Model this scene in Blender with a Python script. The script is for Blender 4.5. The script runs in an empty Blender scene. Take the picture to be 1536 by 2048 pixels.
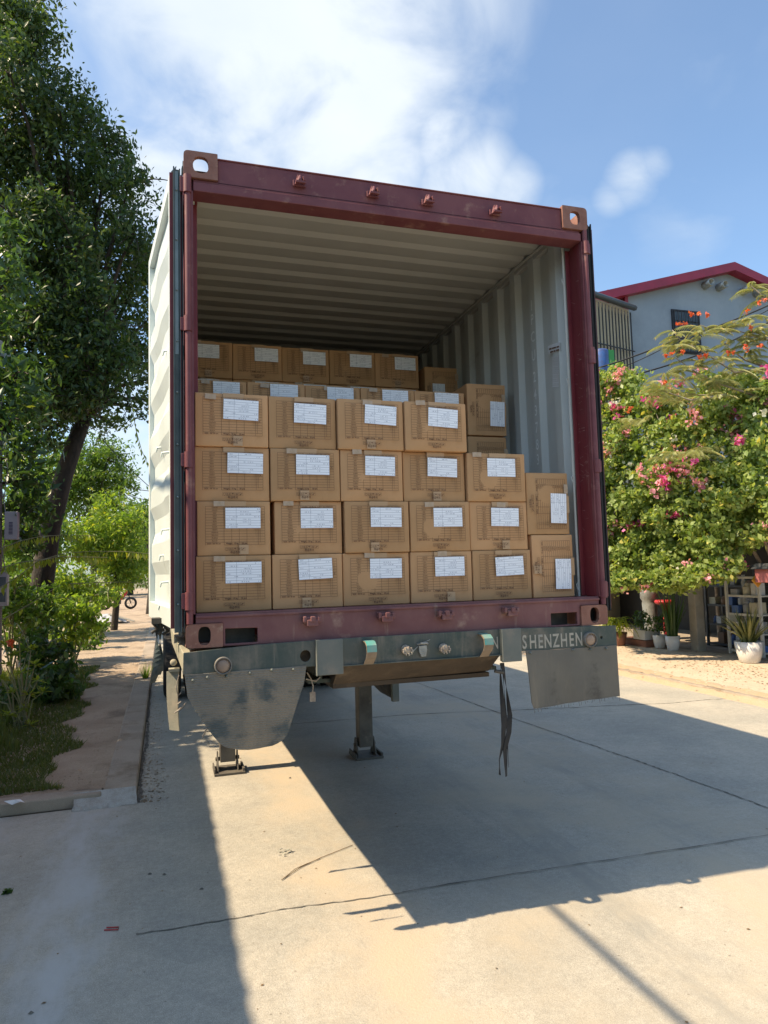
import bpy, bmesh, math, random
import numpy as np
from mathutils import Vector, Matrix
random.seed(7); rng = np.random.default_rng(7)
R = math.radians
sc = bpy.context.scene
col = sc.collection

# ------------------------------------------------------------------ camera
CAM = np.array([-0.1024, -3.663, 1.875]); YAW, PIT, ROL, FPX = 0.30473, 0.07938, -0.0272966, 1400.22
_c, _s = math.cos(YAW), math.sin(YAW)
F_ = np.array([_s*math.cos(PIT), _c*math.cos(PIT), math.sin(PIT)])
_R0 = np.array([_c, -_s, 0.0]); _U0 = np.cross(_R0, F_)
R_ = _R0*math.cos(ROL) + _U0*math.sin(ROL); U_ = np.cross(R_, F_)
cd = bpy.data.cameras.new('camera'); cam = bpy.data.objects.new('camera', cd); col.objects.link(cam)
cd.sensor_fit = 'HORIZONTAL'; cd.sensor_width = 36; cd.lens = 36*FPX/1536; cd.clip_end = 3000; cd.clip_start = .05
cam.matrix_world = Matrix(((R_[0], U_[0], -F_[0], CAM[0]), (R_[1], U_[1], -F_[1], CAM[1]), (R_[2], U_[2], -F_[2], CAM[2]), (0, 0, 0, 1)))
sc.camera = cam
def at(u, v, axis, val):            # photo pixel -> point on a world plane
    d = F_ + R_*(u-768)/FPX - U_*(v-1024)/FPX
    return CAM + d*(val-CAM[axis])/d[axis]
def Yp(u, v, Y): return at(u, v, 1, Y)
def Zp(u, v, z=0.0): return at(u, v, 2, z)
def depth(P): return float(np.dot(np.array(P)-CAM, F_))
def dirof(u, v):
    d = F_ + R_*(u-768)/FPX - U_*(v-1024)/FPX
    return d/np.linalg.norm(d)

# ------------------------------------------------------------------ sky and sun
SUN_TO = Vector((-.85, .03, 1.0)).normalized()
elev = math.asin(SUN_TO.z); azim = math.atan2(SUN_TO.x, SUN_TO.y)
w = bpy.data.worlds.new('World'); sc.world = w; w.use_nodes = True
nt = w.node_tree; nt.nodes.clear(); N = nt.nodes.new; L = nt.links.new
def mathn(nt, op, a, b=None, c=None, clamp=False):
    n = nt.nodes.new('ShaderNodeMath'); n.operation = op; n.use_clamp = clamp
    for i, x in enumerate((a, b, c)):
        if x is None: continue
        if hasattr(x, 'is_output'): nt.links.new(x, n.inputs[i])
        else: n.inputs[i].default_value = x
    return n.outputs[0]
sky = N('ShaderNodeTexSky'); sky.sky_type = 'NISHITA'; sky.sun_disc = False
sky.sun_elevation = elev; sky.sun_rotation = azim; sky.air_density = 1.0; sky.dust_density = 1.2; sky.ozone_density = 1.6; sky.altitude = 10
tc = N('ShaderNodeTexCoord'); gen = tc.outputs['Generated']
blobs = [(600, 40, 15, 1.0), (660, 200, 10, 1.0), (480, 190, 10, .9), (345, 225, 4.5, .6), (690, 330, 6.5, .75), (560, -250, 17, 1.0), (350, 330, 7, .75), (790, 60, 5, .5),
         (885, 275, 3.4, .75), (930, 360, 4.2, .85), (1010, 385, 3.2, .6), (1262, 358, 2.4, .55), (1225, 392, 2.0, .42), (1300, 335, 2.0, .42), (1285, 380, 1.8, .35), (1440, 60, 8, .22), (1390, 450, 8, .26), (1100, 480, 9, .25), (280, 930, 9, .75), (120, 100, 8, .35), (250, 60, 6, .3)]
acc = None
for (u, v, deg, amp) in blobs:
    d = dirof(u, v)
    dp = N('ShaderNodeVectorMath'); dp.operation = 'DOT_PRODUCT'; L(gen, dp.inputs[0]); dp.inputs[1].default_value = d
    mr = N('ShaderNodeMapRange'); mr.interpolation_type = 'SMOOTHSTEP'; L(mathn(nt, 'ARCCOSINE', mathn(nt, 'MINIMUM', dp.outputs['Value'], .9999999)), mr.inputs['Value'])
    mr.inputs['From Min'].default_value = R(deg*1.5); mr.inputs['From Max'].default_value = 0.0
    mr.inputs['To Min'].default_value = 0; mr.inputs['To Max'].default_value = amp
    acc = mr.outputs[0] if acc is None else mathn(nt, 'MAXIMUM', acc, mr.outputs[0])
mp = N('ShaderNodeMapping'); L(gen, mp.inputs[0]); mp.inputs['Scale'].default_value = (1, 1, 1.6)
nz = N('ShaderNodeTexNoise'); L(mp.outputs[0], nz.inputs['Vector']); nz.inputs['Scale'].default_value = 6.5; nz.inputs['Detail'].default_value = 9; nz.inputs['Roughness'].default_value = .53; nz.inputs['Distortion'].default_value = .35
n2 = N('ShaderNodeTexNoise'); L(mp.outputs[0], n2.inputs['Vector']); n2.inputs['Scale'].default_value = 2.2; n2.inputs['Detail'].default_value = 6
m1 = mathn(nt, 'MULTIPLY', acc, mathn(nt, 'MULTIPLY_ADD', mathn(nt, 'SUBTRACT', nz.outputs[0], .5), 2.6, 1.0))
mask = N('ShaderNodeMapRange'); mask.interpolation_type = 'SMOOTHSTEP'; L(m1, mask.inputs['Value'])
mask.inputs['From Min'].default_value = .05; mask.inputs['From Max'].default_value = .95
maskm = mathn(nt, 'MAXIMUM', mask.outputs[0], mathn(nt, 'MULTIPLY_ADD', n2.outputs[0], .16, .03))
shade = N('ShaderNodeMapRange'); L(n2.outputs[0], shade.inputs['Value']); shade.inputs['From Min'].default_value = .3; shade.inputs['From Max'].default_value = .7
cmix = N('ShaderNodeMixRGB'); L(shade.outputs[0], cmix.inputs[0]); cmix.inputs[1].default_value = (5.3, 5.9, 6.4, 1); cmix.inputs[2].default_value = (7.0, 7.3, 7.6, 1)
skyt = N('ShaderNodeMixRGB'); skyt.blend_type = 'MULTIPLY'; skyt.inputs[0].default_value = 1; L(sky.outputs[0], skyt.inputs[1]); skyt.inputs[2].default_value = (1.24, 1.46, 1.55, 1)
smix = N('ShaderNodeMixRGB'); L(mathn(nt, 'MULTIPLY', maskm, .93), smix.inputs[0]); L(skyt.outputs[0], smix.inputs[1]); L(cmix.outputs[0], smix.inputs[2])
bg = N('ShaderNodeBackground'); L(smix.outputs[0], bg.inputs[0]); bg.inputs[1].default_value = .095
wo = N('ShaderNodeOutputWorld'); L(bg.outputs[0], wo.inputs[0])
sl = bpy.data.lights.new('sun', 'SUN'); so = bpy.data.objects.new('sun', sl); col.objects.link(so)
sl.energy = 5.0; sl.angle = R(.53); sl.color = (1.0, .81, .57)
so.rotation_euler = SUN_TO.to_track_quat('Z', 'Y').to_euler(); so.location = (-20, 0, 25)
sc.view_settings.view_transform = 'Standard'; sc.view_settings.look = 'None'; sc.view_settings.gamma = 1; sc.view_settings.exposure = 0.74
sc.render.engine = 'CYCLES'
try:
    sc.cycles.use_denoising = True; sc.cycles.max_bounces = 8; sc.cycles.diffuse_bounces = 5; sc.cycles.transmission_bounces = 4
except Exception: pass

# ------------------------------------------------------------------ materials
def pmat(name, c1, c2=None, scale=4, rough=.7, bump=0, bscale=None, metal=0, c3=None, s3=1.5, t3=(.55, .7), stretch=(1, 1, 1), fine=0, spec=.5, streak=None, bdist=.01):
    m = bpy.data.materials.new(name); m.use_nodes = True
    nt = m.node_tree; b = nt.nodes['Principled BSDF']; N = nt.nodes.new; L = nt.links.new
    b.inputs['Roughness'].default_value = rough; b.inputs['Metallic'].default_value = metal; b.inputs['Specular IOR Level'].default_value = spec
    tc = N('ShaderNodeTexCoord'); mp = N('ShaderNodeMapping'); L(tc.outputs['Object'], mp.inputs[0]); mp.inputs['Scale'].default_value = stretch
    v = mp.outputs[0]
    def noise(s, det=6, ro=.6, vec=None):
        n = N('ShaderNodeTexNoise'); L(vec or v, n.inputs['Vector']); n.inputs['Scale'].default_value = s; n.inputs['Detail'].default_value = det; n.inputs['Roughness'].default_value = ro; return n.outputs[0]
    def rng_(x, a, bb):
        r = N('ShaderNodeMapRange'); r.interpolation_type = 'SMOOTHSTEP'; L(x, r.inputs[0]); r.inputs['From Min'].default_value = a; r.inputs['From Max'].default_value = bb; return r.outputs[0]
    def mix(f, a, bb, mode='MIX'):
        x = N('ShaderNodeMixRGB'); x.blend_type = mode
        if hasattr(f, 'is_output'): L(f, x.inputs[0])
        else: x.inputs[0].default_value = f
        for i, y in ((1, a), (2, bb)):
            if hasattr(y, 'is_output'): L(y, x.inputs[i])
            else: x.inputs[i].default_value = (*y, 1)
        return x.outputs[0]
    c = c1
    if c2: c = mix(rng_(noise(scale), .32, .68), c1, c2)
    if c3: c = mix(rng_(noise(s3, 8, .65), *t3), c, c3)
    if streak:                              # (colour, vector scale, lo, hi)
        m2 = N('ShaderNodeMapping'); L(tc.outputs['Object'], m2.inputs[0]); m2.inputs['Scale'].default_value = streak[1]
        c = mix(rng_(noise(1.0, 7, .65, m2.outputs[0]), streak[2], streak[3]), c, streak[0])
    if fine:
        f = noise(220, 3, .7); c = mix(1.0, c, mix(rng_(f, .3, .7), (1-fine,)*3, (1+fine,)*3), 'MULTIPLY')
    if hasattr(c, 'is_output'): L(c, b.inputs['Base Color'])
    else: b.inputs['Base Color'].default_value = (*c, 1)
    if bump:
        bn = N('ShaderNodeBump'); bn.inputs['Strength'].default_value = bump; bn.inputs['Distance'].default_value = bdist
        L(noise(bscale or scale*6, 8, .65), bn.inputs['Height']); L(bn.outputs[0], b.inputs['Normal'])
    return m
def leafmat(name, ca, cb, trans=.45, rough=.45, tint=1.6):
    m = bpy.data.materials.new(name); m.use_nodes = True; nt = m.node_tree; b = nt.nodes['Principled BSDF']; N = nt.nodes.new; L = nt.links.new
    g = N('ShaderNodeNewGeometry'); cr = N('ShaderNodeMixRGB'); L(g.outputs['Random Per Island'], cr.inputs[0]); cr.inputs[1].default_value = (*ca, 1); cr.inputs[2].default_value = (*cb, 1)
    f2 = mathn(nt, 'GREATER_THAN', mathn(nt, 'FRACT', mathn(nt, 'MULTIPLY', g.outputs['Random Per Island'], 37.0)), .965); c2_ = N('ShaderNodeMixRGB'); L(f2, c2_.inputs[0]); L(cr.outputs[0], c2_.inputs[1]); c2_.inputs[2].default_value = (min(1, cb[0]*1.5+.02), min(1, cb[1]*1.15+.01), cb[2], 1); cr = c2_
    L(cr.outputs[0], b.inputs['Base Color']); b.inputs['Roughness'].default_value = rough
    tr = N('ShaderNodeBsdfTranslucent'); tm = N('ShaderNodeMixRGB'); tm.blend_type = 'MULTIPLY'; tm.inputs[0].default_value = 1; L(cr.outputs[0], tm.inputs[1]); tm.inputs[2].default_value = (tint*1.25, tint*1.2, tint*.5, 1); L(tm.outputs[0], tr.inputs[0])
    ms = N('ShaderNodeMixShader'); ms.inputs[0].default_value = trans; L(b.outputs[0], ms.inputs[1]); L(tr.outputs[0], ms.inputs[2]); L(ms.outputs[0], nt.nodes['Material Output'].inputs[0])
    return m
M = {}
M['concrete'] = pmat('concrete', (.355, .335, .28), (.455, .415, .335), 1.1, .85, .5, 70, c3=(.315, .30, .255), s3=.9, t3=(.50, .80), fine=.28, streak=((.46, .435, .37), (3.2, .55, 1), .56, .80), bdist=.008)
def cement_wash(m):                       # pale cement wash, dark tyre rubbing, tan of dust and sun warmth in the slab colour
    nt = m.node_tree; b = nt.nodes['Principled BSDF']; N = nt.nodes.new; L = nt.links.new
    tc = N('ShaderNodeTexCoord'); sp = N('ShaderNodeSeparateXYZ'); L(tc.outputs['Object'], sp.inputs[0])
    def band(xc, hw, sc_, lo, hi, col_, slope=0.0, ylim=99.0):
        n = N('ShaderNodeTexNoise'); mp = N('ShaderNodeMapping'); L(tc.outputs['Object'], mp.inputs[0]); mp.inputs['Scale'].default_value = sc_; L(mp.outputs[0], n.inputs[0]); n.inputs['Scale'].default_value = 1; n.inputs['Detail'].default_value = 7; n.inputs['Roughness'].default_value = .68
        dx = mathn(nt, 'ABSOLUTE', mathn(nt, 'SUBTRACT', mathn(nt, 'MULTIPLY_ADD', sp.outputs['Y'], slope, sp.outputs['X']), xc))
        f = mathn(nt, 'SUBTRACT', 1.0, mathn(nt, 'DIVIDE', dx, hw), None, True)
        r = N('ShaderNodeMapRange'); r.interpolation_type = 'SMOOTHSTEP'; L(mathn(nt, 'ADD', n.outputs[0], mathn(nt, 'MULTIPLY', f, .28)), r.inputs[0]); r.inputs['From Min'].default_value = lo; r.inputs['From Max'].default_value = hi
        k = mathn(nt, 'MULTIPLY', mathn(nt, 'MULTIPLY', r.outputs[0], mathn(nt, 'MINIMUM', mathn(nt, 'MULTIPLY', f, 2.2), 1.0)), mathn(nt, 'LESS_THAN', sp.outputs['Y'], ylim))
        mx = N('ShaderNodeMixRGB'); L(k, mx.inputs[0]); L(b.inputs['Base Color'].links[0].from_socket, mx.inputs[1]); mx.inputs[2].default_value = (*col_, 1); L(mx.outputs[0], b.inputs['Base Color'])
    for sc_, am in ((34, .13), (11, .09), (95, .12)):
        n = N('ShaderNodeTexNoise'); L(tc.outputs['Object'], n.inputs[0]); n.inputs['Scale'].default_value = sc_; n.inputs['Detail'].default_value = 4; n.inputs['Roughness'].default_value = .75
        r = N('ShaderNodeMapRange'); L(n.outputs[0], r.inputs[0]); r.inputs['From Min'].default_value = .32; r.inputs['From Max'].default_value = .68; r.inputs['To Min'].default_value = 1-am; r.inputs['To Max'].default_value = 1+am*.8
        mx = N('ShaderNodeMixRGB'); mx.blend_type = 'MULTIPLY'; mx.inputs[0].default_value = 1; L(b.inputs['Base Color'].links[0].from_socket, mx.inputs[1]); L(r.outputs[0], mx.inputs[2]); L(mx.outputs[0], b.inputs['Base Color'])
    vo = N('ShaderNodeTexVoronoi'); L(tc.outputs['Object'], vo.inputs[0]); vo.inputs['Scale'].default_value = 9; vo.inputs['Randomness'].default_value = 1
    pk = mathn(nt, 'MULTIPLY', mathn(nt, 'LESS_THAN', vo.outputs['Distance'], .055), .6); mx = N('ShaderNodeMixRGB'); L(pk, mx.inputs[0]); L(b.inputs['Base Color'].links[0].from_socket, mx.inputs[1]); mx.inputs[2].default_value = (.15, .13, .10, 1); L(mx.outputs[0], b.inputs['Base Color'])
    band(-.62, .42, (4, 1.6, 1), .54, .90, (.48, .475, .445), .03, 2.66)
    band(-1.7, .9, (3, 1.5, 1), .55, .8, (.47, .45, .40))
    band(2.3, .5, (5, .8, 1), .64, .95, (.29, .28, .24)); band(3.3, .5, (5, .7, 1), .66, .95, (.29, .28, .24)); band(.9, .7, (1.4, 1.1, 1), .58, .95, (.48, .40, .29)); band(3.0, 2.6, (.9, .9, 1), .60, .95, (.46, .395, .29))  # tan on the lit strip mixes dust with the sun's warmth in the colour
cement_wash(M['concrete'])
M['kerb_conc'] = pmat('kerb_concrete', (.30, .25, .19), (.38, .31, .235), 2.5, .9, .5, 45, c3=(.22, .165, .11), s3=2, t3=(.5, .7), fine=.2)
M['mortar'] = pmat('mortar', (.42, .41, .37), (.33, .31, .27), 9, .9, .8, 40, fine=.2)
M['dirt'] = pmat('dirt', (.34, .255, .175), (.43, .335, .235), 1.6, .95, .7, 30, c3=(.23, .175, .12), s3=1.1, t3=(.5, .66), fine=.25, bdist=.03)
M['soil'] = pmat('soil', (.16, .12, .07), (.10, .10, .045), 1.0, .95, .6, 20, fine=.2)
M['ground'] = pmat('ground_soil', (.22, .19, .12), (.13, .14, .06), .15, .95, .3, 5)
M['orange_dirt'] = pmat('orange_dirt', (.46, .32, .195), (.42, .33, .225), 5, .95, .8, 30, fine=.2)
M['joint'] = pmat('joint', (.10, .095, .08), (.20, .185, .15), 14, .95, .5, 60)
M['red'] = pmat('maroon_paint', (.125, .014, .019), (.165, .022, .027), 3, .5, .06, 14, c3=(.25, .10, .085), s3=7, t3=(.60, .78), streak=((.26, .13, .11), (16, 16, 1.6), .60, .82))
M['red_dusty'] = pmat('dusty_maroon_paint', (.155, .058, .060), (.20, .088, .082), 4, .7, .15, 20, c3=(.34, .22, .17), s3=6, t3=(.56, .78), streak=((.35, .26, .20), (14, 14, 2.2), .58, .82))
M['red_rail'] = pmat('faded_maroon_paint', (.135, .034, .042), (.175, .055, .058), 5, .6, .08, 16, c3=(.27, .14, .11), s3=9, t3=(.55, .74), streak=((.22, .10, .085), (9, 9, 2.5), .58, .78))
M['cast'] = pmat('brown_cast_steel', (.21, .088, .06), (.28, .135, .095), 9, .7, .3, 45, c3=(.36, .22, .15), s3=16, t3=(.56, .72))
M['cream'] = pmat('cream_ceiling_paint', (.46, .455, .415), (.42, .415, .375), 2, .55, .05, 9)
M['wallin'] = pmat('pale_green_wall_paint', (.55, .57, .525), (.49, .51, .465), 1.6, .5, .05, 9, c3=(.30, .29, .25), s3=2.2, t3=(.58, .74), streak=((.25, .235, .20), (2.4, 2.0, .55), .57, .75))
M['doorwhite'] = pmat('ivory_door_paint', (.66, .72, .69), (.61, .67, .635), 2, .4, .04, 8, c3=(.50, .50, .42), s3=3.5, t3=(.64, .8))
M['gasket'] = pmat('rubber_gasket', (.035, .05, .05), (.07, .095, .095), 5, .55, .2, 30)
M['gasketgrey'] = pmat('grey_gasket_strip', (.20, .26, .27), (.13, .17, .18), 4, .5, .1, 30)
M['black'] = pmat('black_rubber', (.012, .012, .013), (.022, .022, .022), 6, .7, .2, 30)
M['floorwood'] = pmat('plywood_floor', (.20, .12, .06), (.14, .08, .04), 4, .7)
M['green'] = pmat('teal_green_paint', (.045, .068, .058), (.085, .095, .080), 3, .65, .2, 24, c3=(.16, .145, .115), s3=3.5, t3=(.46, .66), streak=((.20, .175, .135), (16, 16, 1.6), .52, .76))
M['greenplate'] = pmat('dusty_green_plate', (.12, .14, .125), (.17, .175, .15), 5, .75, .2, 30, c3=(.23, .205, .165), s3=8, t3=(.5, .72))
M['sandpaint'] = pmat('sand_coloured_paint', (.36, .33, .24), (.27, .27, .21), 7, .85, .3, 30, c3=(.42, .35, .25), s3=6, t3=(.5, .7))  # sand tone of the left rail, deck plate, plate edges and fender strip
M['rustbox'] = pmat('rusty_brown_beam', (.085, .060, .038), (.05, .037, .025), 3, .85, .3, 22, c3=(.13, .095, .06), s3=5, t3=(.5, .7), streak=((.035, .027, .02), (3, 3, 9), .56, .76))
M['flap'] = pmat('dusty_rubber_flap', (.235, .20, .15), (.16, .15, .125), 3.2, .7, .45, 34, c3=(.07, .086, .084), s3=4.5, t3=(.50, .64), streak=((.31, .25, .175), (3, 3, 1.0), .50, .68), stretch=(1, 1, 1.5))
_nt = M['flap'].node_tree; _b = _nt.nodes['Principled BSDF']; _tc = _nt.nodes.new('ShaderNodeTexCoord'); _w = _nt.nodes.new('ShaderNodeTexWave'); _w.bands_direction = 'Z'; _w.inputs['Scale'].default_value = 26; _w.inputs['Distortion'].default_value = 1.5; _w.inputs['Detail'].default_value = 2
_nt.links.new(_tc.outputs['Object'], _w.inputs[0]); _bp = _nt.nodes.new('ShaderNodeBump'); _bp.inputs['Strength'].default_value = .45; _bp.inputs['Distance'].default_value = .004; _nt.links.new(_w.outputs['Fac'], _bp.inputs['Height']); _nt.links.new(_b.inputs['Normal'].links[0].from_socket, _bp.inputs['Normal']); _nt.links.new(_bp.outputs[0], _b.inputs['Normal'])
M['flap2'] = pmat('grey_rubber_flap', (.155, .145, .12), (.12, .115, .10), 2.6, .8, .25, 30, c3=(.075, .07, .06), s3=5, t3=(.55, .72), streak=((.20, .175, .135), (12, 12, 1.5), .54, .76))
M['lamp'] = pmat('dusty_lamp_glass', (.34, .24, .17), (.26, .18, .13), 12, .4)
M['lampring'] = pmat('lamp_ring', (.10, .10, .09), (.2, .18, .15), 12, .6)
M['teal'] = pmat('bright_teal_paint', (.05, .34, .29), (.20, .30, .26), 9, .5, c3=(.30, .24, .17), s3=14, t3=(.55, .7))
M['hook'] = pmat('worn_hook_steel', (.22, .165, .115), (.30, .235, .17), 12, .6, .1, 30)
M['bone'] = pmat('dusty_fittings', (.46, .40, .31), (.28, .22, .17), 22, .7, .5, 60)
M['steel'] = pmat('galvanised_steel', (.33, .34, .32), (.22, .22, .20), 10, .45, .1, 30, metal=.4)
M['darksteel'] = pmat('dark_greasy_steel', (.045, .042, .036), (.09, .078, .062), 6, .7, .3, 26)
M['leg'] = pmat('dusty_leg_steel', (.13, .115, .09), (.075, .065, .052), 5, .7, .3, 26, c3=(.22, .19, .14), s3=6, t3=(.55, .75))
M['letter'] = pmat('faded_white_lettering', (.40, .37, .30), (.30, .29, .25), 30, .7)
M['letterw'] = pmat('pale_stencil_lettering', (.86, .88, .84), (.70, .74, .70), 20, .6)
M['ink'] = pmat('brown_black_ink', (.12, .06, .03), (.16, .085, .045), 30, .8)
M['tape'] = pmat('glossy_packing_tape', (.46, .29, .15), (.52, .33, .18), 6, .42, .1, 22)
M['tapew'] = pmat('silvery_packing_tape', (.50, .38, .27), (.42, .29, .17), 14, .3, .4, 40)
M['carton'] = pmat('brown_cardboard', (.57, .325, .15), (.51, .285, .125), 3.2, .75, .10, 14, c3=(.46, .245, .095), s3=2.4, t3=(.54, .72), streak=((.40, .225, .095), (5, 5, 1.5), .60, .76))
_nt = M['carton'].node_tree; _b = _nt.nodes['Principled BSDF']; _oi = _nt.nodes.new('ShaderNodeObjectInfo'); _mx = _nt.nodes.new('ShaderNodeMixRGB'); _mx.blend_type = 'MULTIPLY'; _mx.inputs[0].default_value = 1
_cr = _nt.nodes.new('ShaderNodeMixRGB'); _nt.links.new(_oi.outputs['Random'], _cr.inputs[0]); _cr.inputs[1].default_value = (.86, .86, .84, 1); _cr.inputs[2].default_value = (1.08, 1.07, 1.10, 1)
_nt.links.new(_b.inputs['Base Color'].links[0].from_socket, _mx.inputs[1]); _nt.links.new(_cr.outputs[0], _mx.inputs[2]); _nt.links.new(_mx.outputs[0], _b.inputs['Base Color'])
M['tyre'] = M['black']
M['trunk'] = pmat('dark_bark', (.060, .045, .033), (.03, .024, .018), 7, .95, .9, 30, stretch=(1, 1, .4), c3=(.12, .11, .08), s3=5, t3=(.62, .72), bdist=.03)
M['branch'] = pmat('pale_branch_bark', (.36, .31, .25), (.22, .18, .14), 12, .9, .4, 40)
M['twigm'] = pmat('twig_bark', (.30, .31, .16), (.20, .18, .10), 12, .8)
M['pole'] = pmat('pole_concrete', (.20, .20, .19), (.26, .25, .23), 3, .9, .3, 30)
M['cable'] = pmat('black_cable', (.02, .02, .022), None, 1, .6)
M['house'] = pmat('grey_blue_render', (.265, .32, .375), (.31, .36, .41), .8, .9, .15, 12, c3=(.235, .275, .32), s3=.5, t3=(.45, .7), streak=((.22, .25, .275), (1.6, 1.6, .18), .56, .78))
M['housewhite'] = pmat('white_gable_board', (.68, .72, .76), (.6, .64, .68), 2, .8)
M['beige'] = pmat('beige_wall_render', (.52, .45, .31), (.45, .39, .27), 1, .85, .1, 10)
M['rooftrim'] = pmat('crimson_roof_trim', (.34, .022, .055), (.27, .02, .045), 2, .45, .05, 8)
M['window'] = pmat('dark_window_glass', (.05, .07, .09), (.10, .13, .15), 2, .15)
M['bars'] = pmat('dark_iron_bars', (.03, .03, .035), None, 1, .6)
M['paving'] = None
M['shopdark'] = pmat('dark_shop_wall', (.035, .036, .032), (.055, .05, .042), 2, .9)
M['column'] = pmat('shop_column_render', (.36, .33, .27), (.27, .25, .20), 3, .9, .2, 20)
M['shelfwhite'] = pmat('white_shelf_steel', (.58, .57, .50), (.46, .46, .41), 5, .5)
M['shelfdark'] = pmat('dark_shelf_steel', (.05, .055, .06), None, 1, .5)
M['pot'] = pmat('white_glazed_pot', (.66, .66, .63), (.60, .60, .56), 2, .25, .03, 5)
M['terracotta'] = pmat('terracotta', (.25, .11, .07), (.18, .08, .05), 4, .8, .2, 20)
M['redplastic'] = pmat('red_plastic', (.45, .03, .03), (.35, .02, .03), 6, .4)
M['blueplastic'] = pmat('blue_plastic', (.04, .12, .35), (.06, .09, .22), 6, .4)
M['yellow'] = pmat('yellow_lantern_paper', (.55, .33, .04), (.45, .22, .03), 6, .5)
M['paper'] = pmat('white_paper', (.75, .76, .76), (.62, .62, .60), 8, .7)
M['metalroof'] = pmat('corrugated_roof_steel', (.30, .32, .34), (.24, .25, .26), 2, .4)
M['tarp'] = pmat('white_tarp', (.55, .57, .6), (.35, .35, .36), 5, .5, .5, 10)
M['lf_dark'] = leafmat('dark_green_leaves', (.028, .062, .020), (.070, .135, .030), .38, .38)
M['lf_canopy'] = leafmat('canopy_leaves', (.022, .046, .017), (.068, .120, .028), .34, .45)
M['lf_mid'] = leafmat('mid_green_leaves', (.055, .115, .022), (.13, .22, .04), .45)
M['lf_bright'] = leafmat('bright_green_leaves', (.085, .165, .022), (.21, .29, .045), .5)
M['lf_boug'] = leafmat('climber_leaves', (.135, .215, .045), (.31, .375, .12), .38)
M['lf_yel'] = leafmat('yellow_green_leaves', (.26, .32, .045), (.16, .22, .035), .5)
M['lf_feather'] = leafmat('feathery_yellow_green_leaflets', (.27, .30, .115), (.40, .40, .19), .35, tint=1.2)
M['lf_snake'] = leafmat('snake_plant_leaves', (.10, .12, .035), (.19, .20, .07), .15)
M['fl_mag'] = leafmat('magenta_bracts', (.62, .05, .30), (.74, .18, .44), .35, tint=1.1)
M['fl_pink'] = leafmat('pink_bracts', (.68, .24, .34), (.78, .40, .46), .35, tint=1.1)
M['fl_white'] = leafmat('white_bracts', (.72, .74, .62), (.62, .60, .5), .3, tint=1.0)
M['fl_red'] = leafmat('orange_red_petals', (.66, .09, .035), (.70, .18, .05), .3, tint=1.0)
M['grass'] = leafmat('grass_blades', (.055, .090, .018), (.13, .15, .04), .35)
M['deadleaf'] = leafmat('dry_leaf_litter', (.12, .075, .035), (.26, .18, .10), .2)

def paving():
    m = pmat('brick_paving', (.50, .40, .29), (.57, .47, .35), 2, .9, .3, 30, fine=.15); nt = m.node_tree; b = nt.nodes['Principled BSDF']
    br = nt.nodes.new('ShaderNodeTexBrick'); tc = nt.nodes.new('ShaderNodeTexCoord'); nt.links.new(tc.outputs['Object'], br.inputs['Vector'])
    br.inputs['Color1'].default_value = (.56, .44, .31, 1); br.inputs['Color2'].default_value = (.46, .37, .27, 1); br.inputs['Mortar'].default_value = (.24, .19, .13, 1)
    br.inputs['Scale'].default_value = 1; br.inputs['Brick Width'].default_value = .22; br.inputs['Row Height'].default_value = .11; br.inputs['Mortar Size'].default_value = .006
    prev = b.inputs['Base Color'].links[0].from_socket; mx = nt.nodes.new('ShaderNodeMixRGB'); mx.inputs[0].default_value = .35; nt.links.new(prev, mx.inputs[1]); nt.links.new(br.outputs[0], mx.inputs[2]); nt.links.new(mx.outputs[0], b.inputs['Base Color'])
    return m
M['paving'] = paving()
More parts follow.
